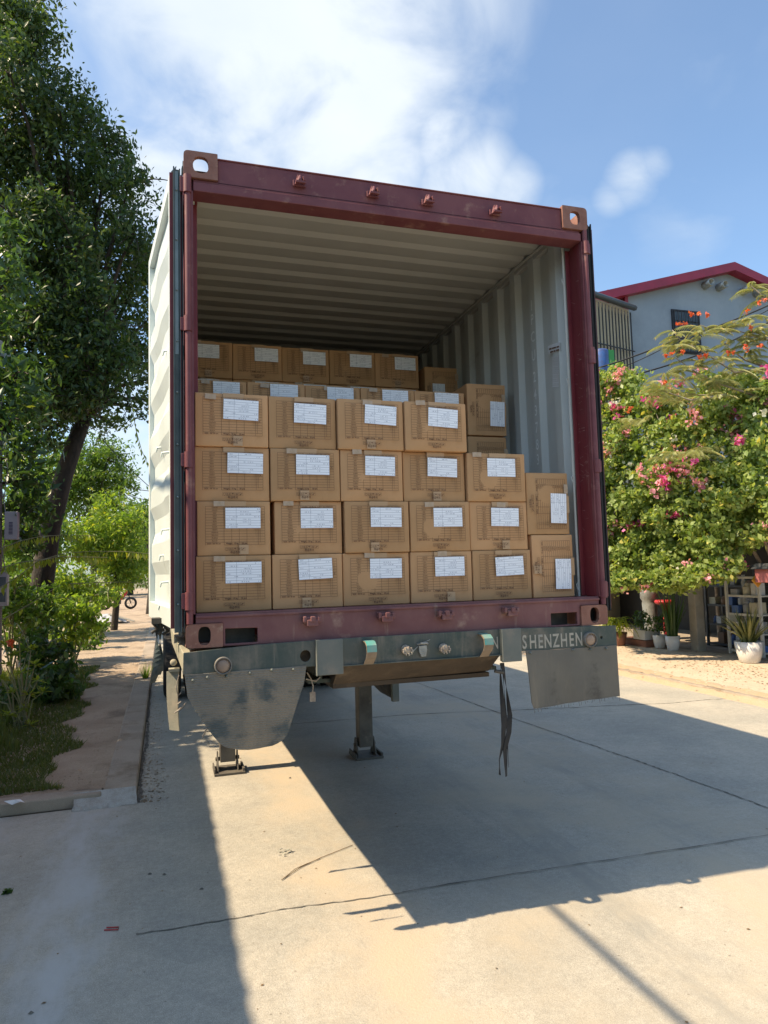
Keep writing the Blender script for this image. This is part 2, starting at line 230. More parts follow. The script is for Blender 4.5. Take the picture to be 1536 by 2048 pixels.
def papermat(name, axis, seed):             # printed sheet: faint table rows and text bars
    m = bpy.data.materials.new(name); m.use_nodes = True; nt = m.node_tree; b = nt.nodes['Principled BSDF']; N = nt.nodes.new; L = nt.links.new
    b.inputs['Roughness'].default_value = .55
    tc = N('ShaderNodeTexCoord'); sp = N('ShaderNodeSeparateXYZ'); L(tc.outputs['Object'], sp.inputs[0])
    z = sp.outputs['Z']; x = sp.outputs['X']
    fr = mathn(nt, 'FRACT', mathn(nt, 'MULTIPLY', z, 1/.0135)); line = mathn(nt, 'LESS_THAN', fr, .14)
    tx = mathn(nt, 'LESS_THAN', mathn(nt, 'ABSOLUTE', mathn(nt, 'SUBTRACT', fr, .55)), .2)
    cb = N('ShaderNodeCombineXYZ'); L(mathn(nt, 'MULTIPLY', x, 190), cb.inputs[0]); L(mathn(nt, 'FLOOR', mathn(nt, 'MULTIPLY', z, 1/.0135)), cb.inputs[1]); cb.inputs[2].default_value = seed
    n = N('ShaderNodeTexNoise'); L(cb.outputs[0], n.inputs[0]); n.inputs['Scale'].default_value = 1; n.inputs['Detail'].default_value = 1
    cb2 = N('ShaderNodeCombineXYZ'); L(mathn(nt, 'MULTIPLY', x, 14), cb2.inputs[0]); L(mathn(nt, 'FLOOR', mathn(nt, 'MULTIPLY', z, 1/.0135)), cb2.inputs[1]); cb2.inputs[2].default_value = seed+9
    nb = N('ShaderNodeTexNoise'); L(cb2.outputs[0], nb.inputs[0]); nb.inputs['Scale'].default_value = 1; nb.inputs['Detail'].default_value = 0
    word = mathn(nt, 'MULTIPLY', mathn(nt, 'MULTIPLY', tx, mathn(nt, 'GREATER_THAN', n.outputs[0], .5)), mathn(nt, 'GREATER_THAN', nb.outputs[0], .55))
    vl = mathn(nt, 'LESS_THAN', mathn(nt, 'ABSOLUTE', mathn(nt, 'SUBTRACT', x, .0565)), .0009)
    ink = mathn(nt, 'MAXIMUM', mathn(nt, 'MULTIPLY', mathn(nt, 'MAXIMUM', line, vl), .6), mathn(nt, 'MULTIPLY', word, .6))
    mx = N('ShaderNodeMixRGB'); L(ink, mx.inputs[0]); mx.inputs[1].default_value = (.91, .935, .97, 1); mx.inputs[2].default_value = (.16, .19, .25, 1); L(mx.outputs[0], b.inputs['Base Color'])
    return m
PAPER = [papermat('printed_white_sheet', 'z', s) for s in (1.0, 5.0, 11.0)]

# ------------------------------------------------------------------ builders
def props(o, label=None, cat=None, group=None, kind=None):
    if label: o['label'] = label
    if cat: o['category'] = cat
    if group: o['group'] = group
    if kind: o['kind'] = kind
    return o
def thing(name, label, cat, loc=(0, 0, 0), rz=0, group=None):
    o = bpy.data.objects.new(name, None); col.objects.link(o); o.empty_display_size = .1
    o.location = loc; o.rotation_euler = (0, 0, rz); return props(o, label, cat, group)
def origin(o):
    v = Vector((0, 0, 0))
    while o: v += o.location; o = o.parent
    return v
class MB:
    def __init__(s): s.v = []; s.f = []; s.sm = []
    def add(s, vs, fs, smooth=False):
        n = len(s.v); s.v += [tuple(map(float, v)) for v in vs]; s.f += [tuple(i+n for i in f) for f in fs]; s.sm += [smooth]*len(fs); return s
    def box(s, x0, x1, y0, y1, z0, z1):
        if x0 > x1: x0, x1 = x1, x0
        if y0 > y1: y0, y1 = y1, y0
        if z0 > z1: z0, z1 = z1, z0
        return s.add([(x0, y0, z0), (x1, y0, z0), (x1, y1, z0), (x0, y1, z0), (x0, y0, z1), (x1, y0, z1), (x1, y1, z1), (x0, y1, z1)],
                     [(3, 2, 1, 0), (4, 5, 6, 7), (0, 1, 5, 4), (1, 2, 6, 5), (2, 3, 7, 6), (3, 0, 4, 7)])
    def tube(s, pts, r, n=10, cap=True):
        pts = [Vector(p) for p in pts]; m = len(pts); rs = list(r) if hasattr(r, '__len__') else [r]*m
        vs = []; prev = None
        for i, p in enumerate(pts):
            t = ((pts[min(i+1, m-1)]-p).normalized() + (p-pts[max(i-1, 0)]).normalized()).normalized()
            a = prev - t*prev.dot(t) if prev is not None else (t.cross(Vector((0, 0, 1))) if abs(t.z) < .9 else t.cross(Vector((1, 0, 0))))
            a.normalize(); prev = a; b = t.cross(a)
            for k in range(n):
                an = 2*math.pi*k/n; vs.append(p + (a*math.cos(an)+b*math.sin(an))*rs[i])
        fs = [(i*n+k, i*n+(k+1) % n, (i+1)*n+(k+1) % n, (i+1)*n+k) for i in range(m-1) for k in range(n)]
        s.add(vs, fs, True)
        if cap: s.add([vs[k] for k in range(n)], [tuple(range(n-1, -1, -1))]); s.add([vs[(m-1)*n+k] for k in range(n)], [tuple(range(n))])
        return s
    def lathe(s, prof, c=(0, 0, 0), n=28, axis='z'):
        vs = []
        for r, h in prof:
            for k in range(n):
                a = 2*math.pi*k/n; x, y = r*math.cos(a), r*math.sin(a)
                p = (x, y, h) if axis == 'z' else ((x, h, y) if axis == 'y' else (h, x, y))
                vs.append((c[0]+p[0], c[1]+p[1], c[2]+p[2]))
        return s.add(vs, [(i*n+k, i*n+(k+1) % n, (i+1)*n+(k+1) % n, (i+1)*n+k) for i in range(len(prof)-1) for k in range(n)], True)
    def prism(s, pts, d):                    # polygon (3-D points) extruded by vector d
        n = len(pts); d = np.array(d, float); A = [np.array(p, float) for p in pts]; vs = A+[p+d for p in A]
        return s.add(vs, [tuple(range(n)), tuple(range(2*n-1, n-1, -1))] + [(i, i+n, (i+1) % n+n, (i+1) % n) for i in range(n)])
    def build(s, name, mat, parent=None, bevel=0, seg=2, loc=None, fixn=True):
        o0 = origin(parent) if parent else Vector(loc or (0, 0, 0))
        me = bpy.data.meshes.new(name); me.from_pydata([tuple(Vector(v)-o0) for v in s.v], [], s.f); me.polygons.foreach_set('use_smooth', s.sm)
        if fixn:
            bm = bmesh.new(); bm.from_mesh(me); bmesh.ops.recalc_face_normals(bm, faces=bm.faces); bm.to_mesh(me); bm.free()
        if not isinstance(mat, (list, tuple)): mat = [mat]
        for m in mat: me.materials.append(m)
        o = bpy.data.objects.new(name, me); col.objects.link(o)
        if parent: o.parent = parent
        else: o.location = o0
        if bevel:
            bv = o.modifiers.new('bevel', 'BEVEL'); bv.width = bevel; bv.segments = seg; bv.limit_method = 'ANGLE'
        return o
def plate_with_holes(outer, holes, y0, y1):      # polygon in xz with holes, thickness along y
    bm = bmesh.new(); edges = []
    for loop in [outer]+holes:
        vs = [bm.verts.new((x, y0, z)) for x, z in loop]; edges += [bm.edges.new((vs[i], vs[(i+1) % len(vs)])) for i in range(len(vs))]
    bmesh.ops.triangle_fill(bm, use_beauty=True, use_dissolve=False, edges=edges)
    r = bmesh.ops.extrude_face_region(bm, geom=bm.faces[:]); bmesh.ops.translate(bm, verts=[e for e in r['geom'] if isinstance(e, bmesh.types.BMVert)], vec=(0, y1-y0, 0))
    bm.verts.index_update(); m = MB(); m.add([v.co for v in bm.verts], [[v.index for v in f.verts] for f in bm.faces]); bm.free(); return m
def ring(cx, cz, rx, rz, n=20, sq=2.0):
    out = []
    for k in range(n):
        a = 2*math.pi*k/n; c, s_ = math.cos(a), math.sin(a)
        out.append((cx+rx*math.copysign(abs(c)**(2/sq), c), cz+rz*math.copysign(abs(s_)**(2/sq), s_)))
    return out
def text_geo(s, size=1.0, spacing=1.0, offset=0.0):
    cu = bpy.data.curves.new('t', 'FONT'); cu.body = s; cu.size = size; cu.align_x = 'CENTER'; cu.align_y = 'CENTER'; cu.space_character = spacing; cu.offset = offset; cu.resolution_u = 3
    o = bpy.data.objects.new('t', cu); col.objects.link(o); dg = bpy.context.evaluated_depsgraph_get(); dg.update()
    me = o.evaluated_get(dg).to_mesh(); vs = [tuple(v.co) for v in me.vertices]; fs = [tuple(p.vertices) for p in me.polygons]
    o.evaluated_get(dg).to_mesh_clear(); bpy.data.objects.remove(o); bpy.data.curves.remove(cu); return vs, fs
def add_text(mb, s, size, fn, **k):
    vs, fs = text_geo(s, size, **k); mb.add([fn(v[0], v[1]) for v in vs], fs)
def leafmesh(name, mat, C, size, parent=None, loc=(0, 0, 0), droop=.35, aspect=.42, N=None, jitter=.5, flat=0.0):
    """many kite-shaped leaves with centres C"""
    C = np.asarray(C, float); n = len(C); o0 = np.array(origin(parent) if parent else loc)
    d = rng.normal(size=(n, 3)); d[:, 2] -= droop*1.6; d /= np.linalg.norm(d, axis=1)[:, None]
    q = rng.normal(size=(n, 3)); q[:, 2] += flat*2
    sd = np.cross(d, q); sd /= np.linalg.norm(sd, axis=1)[:, None]+1e-9; nn = np.cross(sd, d)
    s_ = (size*(1+jitter*rng.uniform(-1, 1, n)))[:, None]
    A = C-d*s_*.5; B = C+sd*s_*aspect*.5+nn*s_*.06-d*s_*.04; D = C-sd*s_*aspect*.5+nn*s_*.06-d*s_*.04; T = C+d*s_*.5
    V = np.stack([A, B, T, D], 1).reshape(-1, 3)-o0
    me = bpy.data.meshes.new(name); me.vertices.add(4*n); me.vertices.foreach_set('co', V.ravel().astype(np.float32)); me.loops.add(6*n); me.polygons.add(2*n)
    b4 = np.arange(n)[:, None]*4; idx = np.concatenate([b4+np.array([[0, 1, 2]]), b4+np.array([[0, 2, 3]])], 1).ravel().astype(np.int32)
    me.loops.foreach_set('vertex_index', idx); me.polygons.foreach_set('loop_start', (np.arange(2*n)*3).astype(np.int32)); me.update(calc_edges=True); me.validate(); me.materials.append(mat)
    o = bpy.data.objects.new(name, me); col.objects.link(o)
    if parent: o.parent = parent
    else: o.location = o0
    return o
def clumps(center, rad, nclump, per, rsub, shell=.55, squash=(1, 1, 1)):
    center = np.array(center, float); u = rng.normal(size=(nclump, 3)); u /= np.linalg.norm(u, axis=1)[:, None]
    rr = rad*(shell+(1-shell)*rng.uniform(0, 1, nclump)**.6); c = center+u*rr[:, None]*np.array(squash)
    k = rng.normal(size=(nclump, per, 3))*rsub*.55; k[..., 2] *= .75
    return (c[:, None, :]+k).reshape(-1, 3)
def pblob(u, v, Y, rpx):
    P = Yp(u, v, Y); return P, rpx*depth(P)/FPX

# ================================================================== ground, road, kerbs
g = MB(); g.add([(-500, -300, -.02), (500, -300, -.02), (500, 900, -.02), (-500, 900, -.02)], [(0, 1, 2, 3)]); props(g.build('ground', M['ground']), kind='structure')
r = MB(); r.add([(-.33, -14, 0), (7.2, -14, 0), (7.2, 90, 0), (-.33, 90, 0), (-14, -14, 0), (-14, 2.66, 0), (-.33, 2.66, 0)], [(0, 1, 2, 3), (4, 0, 6, 5)]); props(r.build('road', M['concrete']), kind='structure')
def rough_sheet(x0, x1, y0, y1, nx, ny, z, amp, skirt=True):
    m = MB(); xs = np.linspace(x0, x1, nx); ys = y0+(y1-y0)*np.linspace(0, 1, ny)**1.6
    Zs = z+amp*rng.uniform(-1, 1, (ny, nx)); vs = [(x, y, Zs[j, i]) for j, y in enumerate(ys) for i, x in enumerate(xs)]
    m.add(vs, [(j*nx+i, j*nx+i+1, (j+1)*nx+i+1, (j+1)*nx+i) for j in range(ny-1) for i in range(nx-1)], True); return m
props(rough_sheet(-14, -.56, 2.84, 90, 60, 120, .088, .011).build('path', M['dirt']), kind='structure')
k = MB(); k.box(-.60, -.335, 2.75, 60, -.01, .098); props(k.build('kerb', M['kerb_conc'], bevel=.02), kind='structure')
k = MB(); k.box(-14, -.605, 2.70, 2.88, -.01, .093); props(k.build('kerb', M['kerb_conc'], bevel=.012), kind='structure')
k = MB()                                                    # broken mortar ramp at the end of the kerb
for _ in range(60):
    x = -.80+rng.uniform(0, .42); y = 2.71-rng.uniform(0, .10)*(1-abs(x+.6)); rr = rng.uniform(.02, .05)
    k.lathe([(0.001, rr*.7), (rr*.7, rr*.5), (rr, 0)], (x, y, .0), 7)
k.add([(-.82, 2.76, .10), (-.34, 2.76, .10), (-.32, 2.60, .003), (-.80, 2.58, .003)], [(0, 1, 2, 3)])
props(k.build('kerb_ramp', M['mortar'], fixn=False), kind='structure')
k = MB(); k.box(7.2, 7.42, -14, 70, -.01, .07); props(k.build('kerb', M['kerb_conc'], bevel=.02), kind='structure')
k = MB(); k.box(7.42, 16, -14, 70, -.01, .075); props(k.build('pavement', M['paving']), kind='structure')
m = MB(); ny, nx = 500, 9; ysg = np.linspace(-6, 40, ny); wl_ = 7.10+np.cumsum(rng.normal(0, .012, ny)); wl_ = 7.10+(wl_-np.linspace(wl_[0], wl_[-1], ny))*.5; vs = []
for j in range(ny):
    for i in range(nx):
        t = i/(nx-1); vs.append((wl_[j]+(7.50-wl_[j])*t+rng.normal(0, .006), ysg[j], -.004+.085*math.sin(min(t*1.25, 1)*math.pi/2)+rng.normal(0, .006)*(t > 0)))
m.add(vs, [(j*nx+i, j*nx+i+1, (j+1)*nx+i+1, (j+1)*nx+i) for j in range(ny-1) for i in range(nx-1)], True)
props(m.build('gutter_dirt', M['orange_dirt']), kind='structure')
def crack(pts, w, z, name='road_joint', n=40):
    m = MB(); P = []
    for i in range(len(pts)-1):
        a, b = np.array(pts[i]), np.array(pts[i+1])
        P += [a+(b-a)*t for t in np.linspace(0, 1, n, endpoint=False)]
    P.append(np.array(pts[-1])); t = (P[-1]-P[0]); t = t/np.linalg.norm(t); nrm = np.array([-t[1], t[0]]); vs = []
    off = np.cumsum(rng.normal(0, .0035, len(P))); off -= np.linspace(0, off[-1], len(P))
    for i, p in enumerate(P):
        ww = w*rng.uniform(.35, 1.3)*.5; q = p+nrm*off[i]; vs += [(*(q-nrm*ww), z), (*(q+nrm*ww), z)]
    m.add(vs, [(2*i, 2*i+1, 2*i+3, 2*i+2) for i in range(len(P)-1)]); props(m.build(name, M['joint'], fixn=False), kind='structure')
crack([(-.25, .385), (1.2, .33)], .010, .004); crack([(1.2, .33), (4.1, .235), (7.2, .12)], .010, .008)
crack([(.3, 5.05), (2.87, 4.92), (6.13, 4.16), (7.15, 4.1)], .016, .004)
crack([(-.3, 9.9), (7.15, 9.0)], .016, .004); crack([(-.3, 14.9), (7.15, 14.1)], .016, .004)
crack([(3.6, 9.5), (3.92, 3.97), (4.10, 2.23), (4.18, .63), (4.2, -1.5), (4.25, -12)], .014, .006, n=60)
crack([(-.315, 2.62), (-.32, 6), (-.325, 30)], .035, .004, 'gutter_joint', n=80)

# ================================================================== container
H0, HT, WD, LN = 1.5, 4.098, 2.438, 12.19
ct = thing('shipping_container', 'open maroon shipping container with pale inside, loaded with brown cartons', 'container', (WD/2, 0, H0))
def casting(x0, x1, z0, z1, y0, y1, holes, yb=None):
    # block with hole through front face: built as plate shell
    cx, cz = (x0+x1)/2, (z0+z1)/2
    pr = .022
    out = []
    for sx, sz, a0 in ((x1, z1, 0), (x0, z1, 90), (x0, z0, 180), (x1, z0, 270)):
        rr = pr if ((sx == x0) == (x0 < 1)) else .004
        ox = sx-rr if sx == x1 else sx+rr; oz = sz-rr if sz == z1 else sz+rr
        for q in range(4): a = R(a0+30*q); out.append((ox+rr*math.cos(a), oz+rr*math.sin(a)))
    m = plate_with_holes(out, [ring(cx+holes[0], cz+holes[1], holes[2], holes[3], 22, 2.6)], y0, y0+.028)
    t = .02
    m.box(x0, x1, y0+.028, y1, z0+.002, z0+t)
    m.box(x0+.002, x0+t, y0+.028, y1, z0+t, z1-.002); m.box(x1-t, x1-.002, y0+.028, y1, z0+t, z1-.002)
    return m
for (x0, x1, z0, z1, hl, name) in ((-.003, .178, H0, H0+.118, (.0, 0, .031, .046), 'corner_casting'), (WD-.178, WD+.003, H0, H0+.118, (.0, 0, .031, .046), 'corner_casting'),
                             (-.003, .172, 3.952, HT, (.0, .0, .040, .046), 'corner_casting'), (WD-.172, WD+.003, 3.952, HT, (.0, .0, .036, .044), 'corner_casting')):
    m = casting(x0, x1, z0, z1, -.006, .16, hl)
    if z0 < 2: m.box(x0+.03, x1-.03, .03, .15, z0+.02, z1-.01) if False else None
    m.build(name, M['cast'], ct)
for x0, x1 in ((.002, .17), (WD-.17, WD-.002)):                # dark pocket behind the lower castings
    b = MB(); b.box(x0, x1, .10, .12, H0+.02, H0+.11); b.box(x0+.01, x1-.01, .12, .16, H0+.005, H0+.115); b.build('casting_pocket', M['darksteel'], ct)
# door sill with fork pockets
out = [(.178, H0), (WD-.178, H0), (WD-.178, H0+.118), (WD-.045, H0+.118), (WD-.045, H0+.168), (.045, H0+.168), (.045, H0+.118), (.178, H0+.118)]
sill = plate_with_holes(out, [[(.190, H0+.012), (.352, H0+.012), (.352, H0+.085), (.190, H0+.088)], [(2.062, H0+.010), (2.238, H0+.010), (2.238, H0+.080), (2.062, H0+.080)]], .006, .03)
sill.box(.045, WD-.045, .03, .16, H0+.145, H0+.166); sill.box(.045, WD-.045, -.004, .006, H0+.146, H0+.160); sill.box(.36, 2.05, .03, .15, H0+.004, H0+.02)
sill.build('door_sill', M['red_dusty'], ct, bevel=.004)
for x0, x1 in ((.19, .352), (2.06, 2.24)): b = MB(); b.box(x0, x1, .12, .14, H0, H0+.10); b.build('fork_pocket', M['darksteel'], ct)
# header
hd = MB(); hd.box(.172, WD-.172, .012, .10, 3.935, 4.075); hd.box(.045, WD-.045, .000, .115, 3.882, 3.932); hd.box(.045, WD-.045, .012, .10, 3.932, 3.952)
hd.box(.172, WD-.172, .004, .012, 3.932, 3.942); hd.box(.172, WD-.172, .006, .11, 4.075, 4.083)
hd.build('door_header', M['red_rail'], ct, bevel=.005)
# lashing brackets on header and sill
def cam_keeper(x, z, s):
    m = MB(); m.box(x-.036, x+.036, -.006, .006, z-.022, z+.012)
    m.prism([(x-.03, -.006, z-.018), (x-.02, -.045, z-.02), (x-.012, -.05, z-.002), (x-.006, -.03, z+.03*s), (x-.014, -.006, z+.034*s)], (.012, 0, 0))
    m.prism([(x+.03, -.006, z-.012), (x+.026, -.05, z-.01), (x+.022, -.052, z+.012*s), (x+.020, -.02, z+.018*s), (x+.024, -.006, z+.016*s)], (-.012, 0, 0))
    m.box(x-.028, x+.028, -.046, -.03, z-.022, z-.008); m.box(x-.016, x-.002, -.03, -.004, z+.0, z+.03); return m
for x, z in ((.612, 4.005), (1.035, 4.002), (1.368, 3.998), (1.803, 3.994)): cam_keeper(x, z, 1).build('lock_keeper', M['red_rail'], ct, bevel=.003)
for x, z in ((.631, 1.612), (1.039, 1.614), (1.384, 1.609), (1.787, 1.61)):
    m = MB(); m.box(x-.045, x+.045, -.03, .006, z-.018, z+.016); m.box(x-.03, x+.03, -.05, -.02, z-.03, z+.004); m.box(x-.048, x-.03, -.045, 0, z-.01, z+.022); m.box(x+.03, x+.048, -.04, 0, z-.012, z+.018); m.box(x-.012, x+.014, -.058, -.04, z-.008, z+.022)
    m.build('lock_keeper', M['red_dusty'], ct, bevel=.005)
# posts
for sx in (0, 1):
    m = MB()
    X = (lambda a: a) if not sx else (lambda a: WD-a)
    m.box(X(.0), X(.012), .01, .16, H0+.118, 3.952); m.box(X(.012), X(.045), .03, .05, H0+.168, 3.952); m.box(X(.036), X(.046), .05, .145, H0+.168, 3.882)
    m.box(X(.012), X(.07), .145, .155, H0+.168, 3.882)
    m.build('corner_post', M['red'], ct, bevel=.003)
    p = MB(); p.tube([(X(.017), .004, H0+.12), (X(.017), .004, 3.952)], .0165, 14); p.box(X(.030), X(.044), .004, .03, H0+.168, 3.882); p.build('hinge_bar', M['red_rail'], ct)
    for za, zb in ((1.69, 1.78), (2.41, 2.49), (3.12, 3.20), (3.865, 3.96)) if not sx else ((1.66, 1.76), (2.42, 2.50), (3.10, 3.20), (3.80, 3.88)):
        h = MB(); h.tube([(X(.015), -.002, za), (X(.015), -.002, zb)], .021, 14); h.box(X(.0), X(-.022), .002, .014, za+.006, zb-.006)
        h.build('hinge', M['red_rail'], ct, bevel=.002)
m = MB()
for q in range(46):
    z = 2.35+abs(rng.normal(0, .45)) if q < 34 else rng.uniform(1.75, 3.9); y = rng.uniform(.055, .135); ln = rng.uniform(.008, .045); sl_ = rng.uniform(-.5, .9); w_ = rng.uniform(.0006, .0028); xx = WD-.0466
    if z > 3.8: continue
    m.add([(xx, y-ln/2, z-ln*sl_/2-w_), (xx, y+ln/2, z+ln*sl_/2-w_*.3), (xx, y+ln/2, z+ln*sl_/2+w_*.3), (xx, y-ln/2, z-ln*sl_/2+w_)], [(0, 1, 2, 3)])
m.build('paint_scratches', pmat('scraped_paint', (.36, .24, .21), (.25, .10, .09), 40, .6), ct, fixn=False)
# side walls, corrugated (inner skin + outer skin)
def corr(y, pitch=.278, dpt=.036):
    t = ((y+.113) % pitch)/pitch
    return dpt*(min(max((t-.30)/.13, 0), 1) - min(max((t-.70)/.13, 0), 1))
ys = []
y = .155
while y < LN-.1:
    k0 = math.floor((y+.113)/.278)*.278-.113; ys += [k0+.278*q for q in (0, .30, .43, .70, .83)]; y = k0+.2785
ys = sorted(set([.155]+[q for q in ys if .155 < q < LN-.1]+[LN-.1]))
for sx in (0, 1):
    for lay in (0, 1):
        m = MB(); vs = []
        for yy in ys:
            xx = .022+corr(yy)+.006*lay; xx = xx if not sx else WD-xx
            vs += [(xx, yy, H0+.15), (xx, yy, 4.03)]
        m.add(vs, [(2*i, 2*i+1, 2*i+3, 2*i+2) for i in range(len(ys)-1)])
        m.build('wall_lining' if lay else 'side_wall', M['wallin'] if lay else M['red'], ct, fixn=False)
    m = MB(); X = (lambda a: a) if not sx else (lambda a: WD-a)
    m.box(X(.002), X(.062), .155, LN-.1, 4.005, 4.07); m.box(X(.062), X(.085), .155, LN-.1, 4.03, 4.045); m.build('top_rail', M['cream'] if sx else M['red'], ct, bevel=.006)
    m = MB(); m.box(X(.002), X(.055), .16, LN-.16, H0+.02, H0+.155); m.build('bottom_rail', M['red'], ct, bevel=.006)
# roof, corrugated across
m = MB(); yy = .10; rp = [(.10, 0)]
y = .16
while y < LN-.2:
    rp += [(y, 0), (y+.035, .022), (y+.075, .022), (y+.11, 0)]; y += .209
rp.append((LN-.05, 0))
for lay in (0, .006):
    vs = []
    for (yq, dz) in rp: vs += [(.06, yq, 4.045+lay+dz), (WD-.06, yq, 4.045+lay+dz)]
    m.add(vs, [(2*i, 2*i+1, 2*i+3, 2*i+2) for i in range(len(rp)-1)], False)
m.build('roof', M['cream'], ct, fixn=False)
m = MB(); m.box(.045, WD-.045, LN-.1, LN-.06, H0+.1, 4.07); m.build('front_wall', M['wallin'], ct)
m = MB(); m.box(.05, WD-.05, .16, LN-.1, H0+.13, H0+.150); m.build('floor_board', M['floorwood'], ct)
m = MB()
for q in range(34): m.box(.06, WD-.06, .35+q*.34, .40+q*.34, H0+.02, H0+.128)
m.build('floor_crossmember', M['red'], ct)
# strap / vertical stiffener next to the right post with small rings
m = MB(); m.box(2.352, 2.366, .158, .166, H0+.16, 4.0)
for z in (3.70, 3.05, 2.42, 1.75): m.tube([(2.36, .165, z), (2.335, .15, z-.012), (2.345, .148, z-.045)], .005, 6)
m.build('lashing_strip', M['wallin'], ct, bevel=.003)
# container number on the right wall (stacked letters) and sheets
xw = WD-.022-.036-.0085
def wallfn(yc, zc): return lambda a, b: (xw, yc-a, zc+b)
numy = None
m = MB(); ybase = 1.06
for ch, v in zip('IPCU243783', (612, 640, 675, 712, 755, 790, 822, 856, 890, 920)):
    # letters stand on the flat of a corrugation; height from where they stand in the photograph
    P = at(1063+(v-612)*.042, v, 0, xw)
    add_text(m, ch, .105, lambda a, b, P=P: (xw, P[1]-a*.72, P[2]+b), offset=.001)
    numy = P[1]
m.build('container_number', M['letterw'], ct, fixn=False)
P = at(1107, 695, 0, xw); Pa = at(1096, 695, 0, xw); Pb = at(1118, 690, 0, xw)
m = MB(); m.add([tuple(at(1096, 692, 0, xw)), tuple(at(1097, 708, 0, xw)), tuple(at(1120, 701, 0, xw)), tuple(at(1120, 683, 0, xw))], [(0, 1, 2, 3)]); st = m.build('wall_sticker', M['paper'], ct, fixn=False)
m = MB(); xs_ = xw-.003
for (u0, v0, u1, v1) in ((1098, 697, 1103, 695.6), (1104, 695.3, 1112, 693), (1113, 692.8, 1118, 691.3), (1100, 703, 1106, 701.3), (1107, 701, 1111, 699.8), (1112, 699.5, 1118, 697.8)):
    m.add([tuple(at(u0, v0, 0, xs_)), tuple(at(u0, v0+3, 0, xs_)), tuple(at(u1, v1+3, 0, xs_)), tuple(at(u1, v1, 0, xs_))], [(0, 1, 2, 3)])
m.build('sticker_print', M['ink'], ct, fixn=False)
m = MB(); v = 714.0; i = 0
while v < 774:
    hgt = (1.0, .7, 1.5, .8)[i % 4]; m.add([tuple(at(1105, v, 0, xw)), tuple(at(1105, v+hgt, 0, xw)), tuple(at(1118, v+hgt-1.5, 0, xw)), tuple(at(1118, v-1.5, 0, xw))], [(0, 1, 2, 3)]); v += hgt+(.9, 1.2, .8)[i % 3]; i += 1
m.build('barcode', M['paper'], ct, fixn=False)

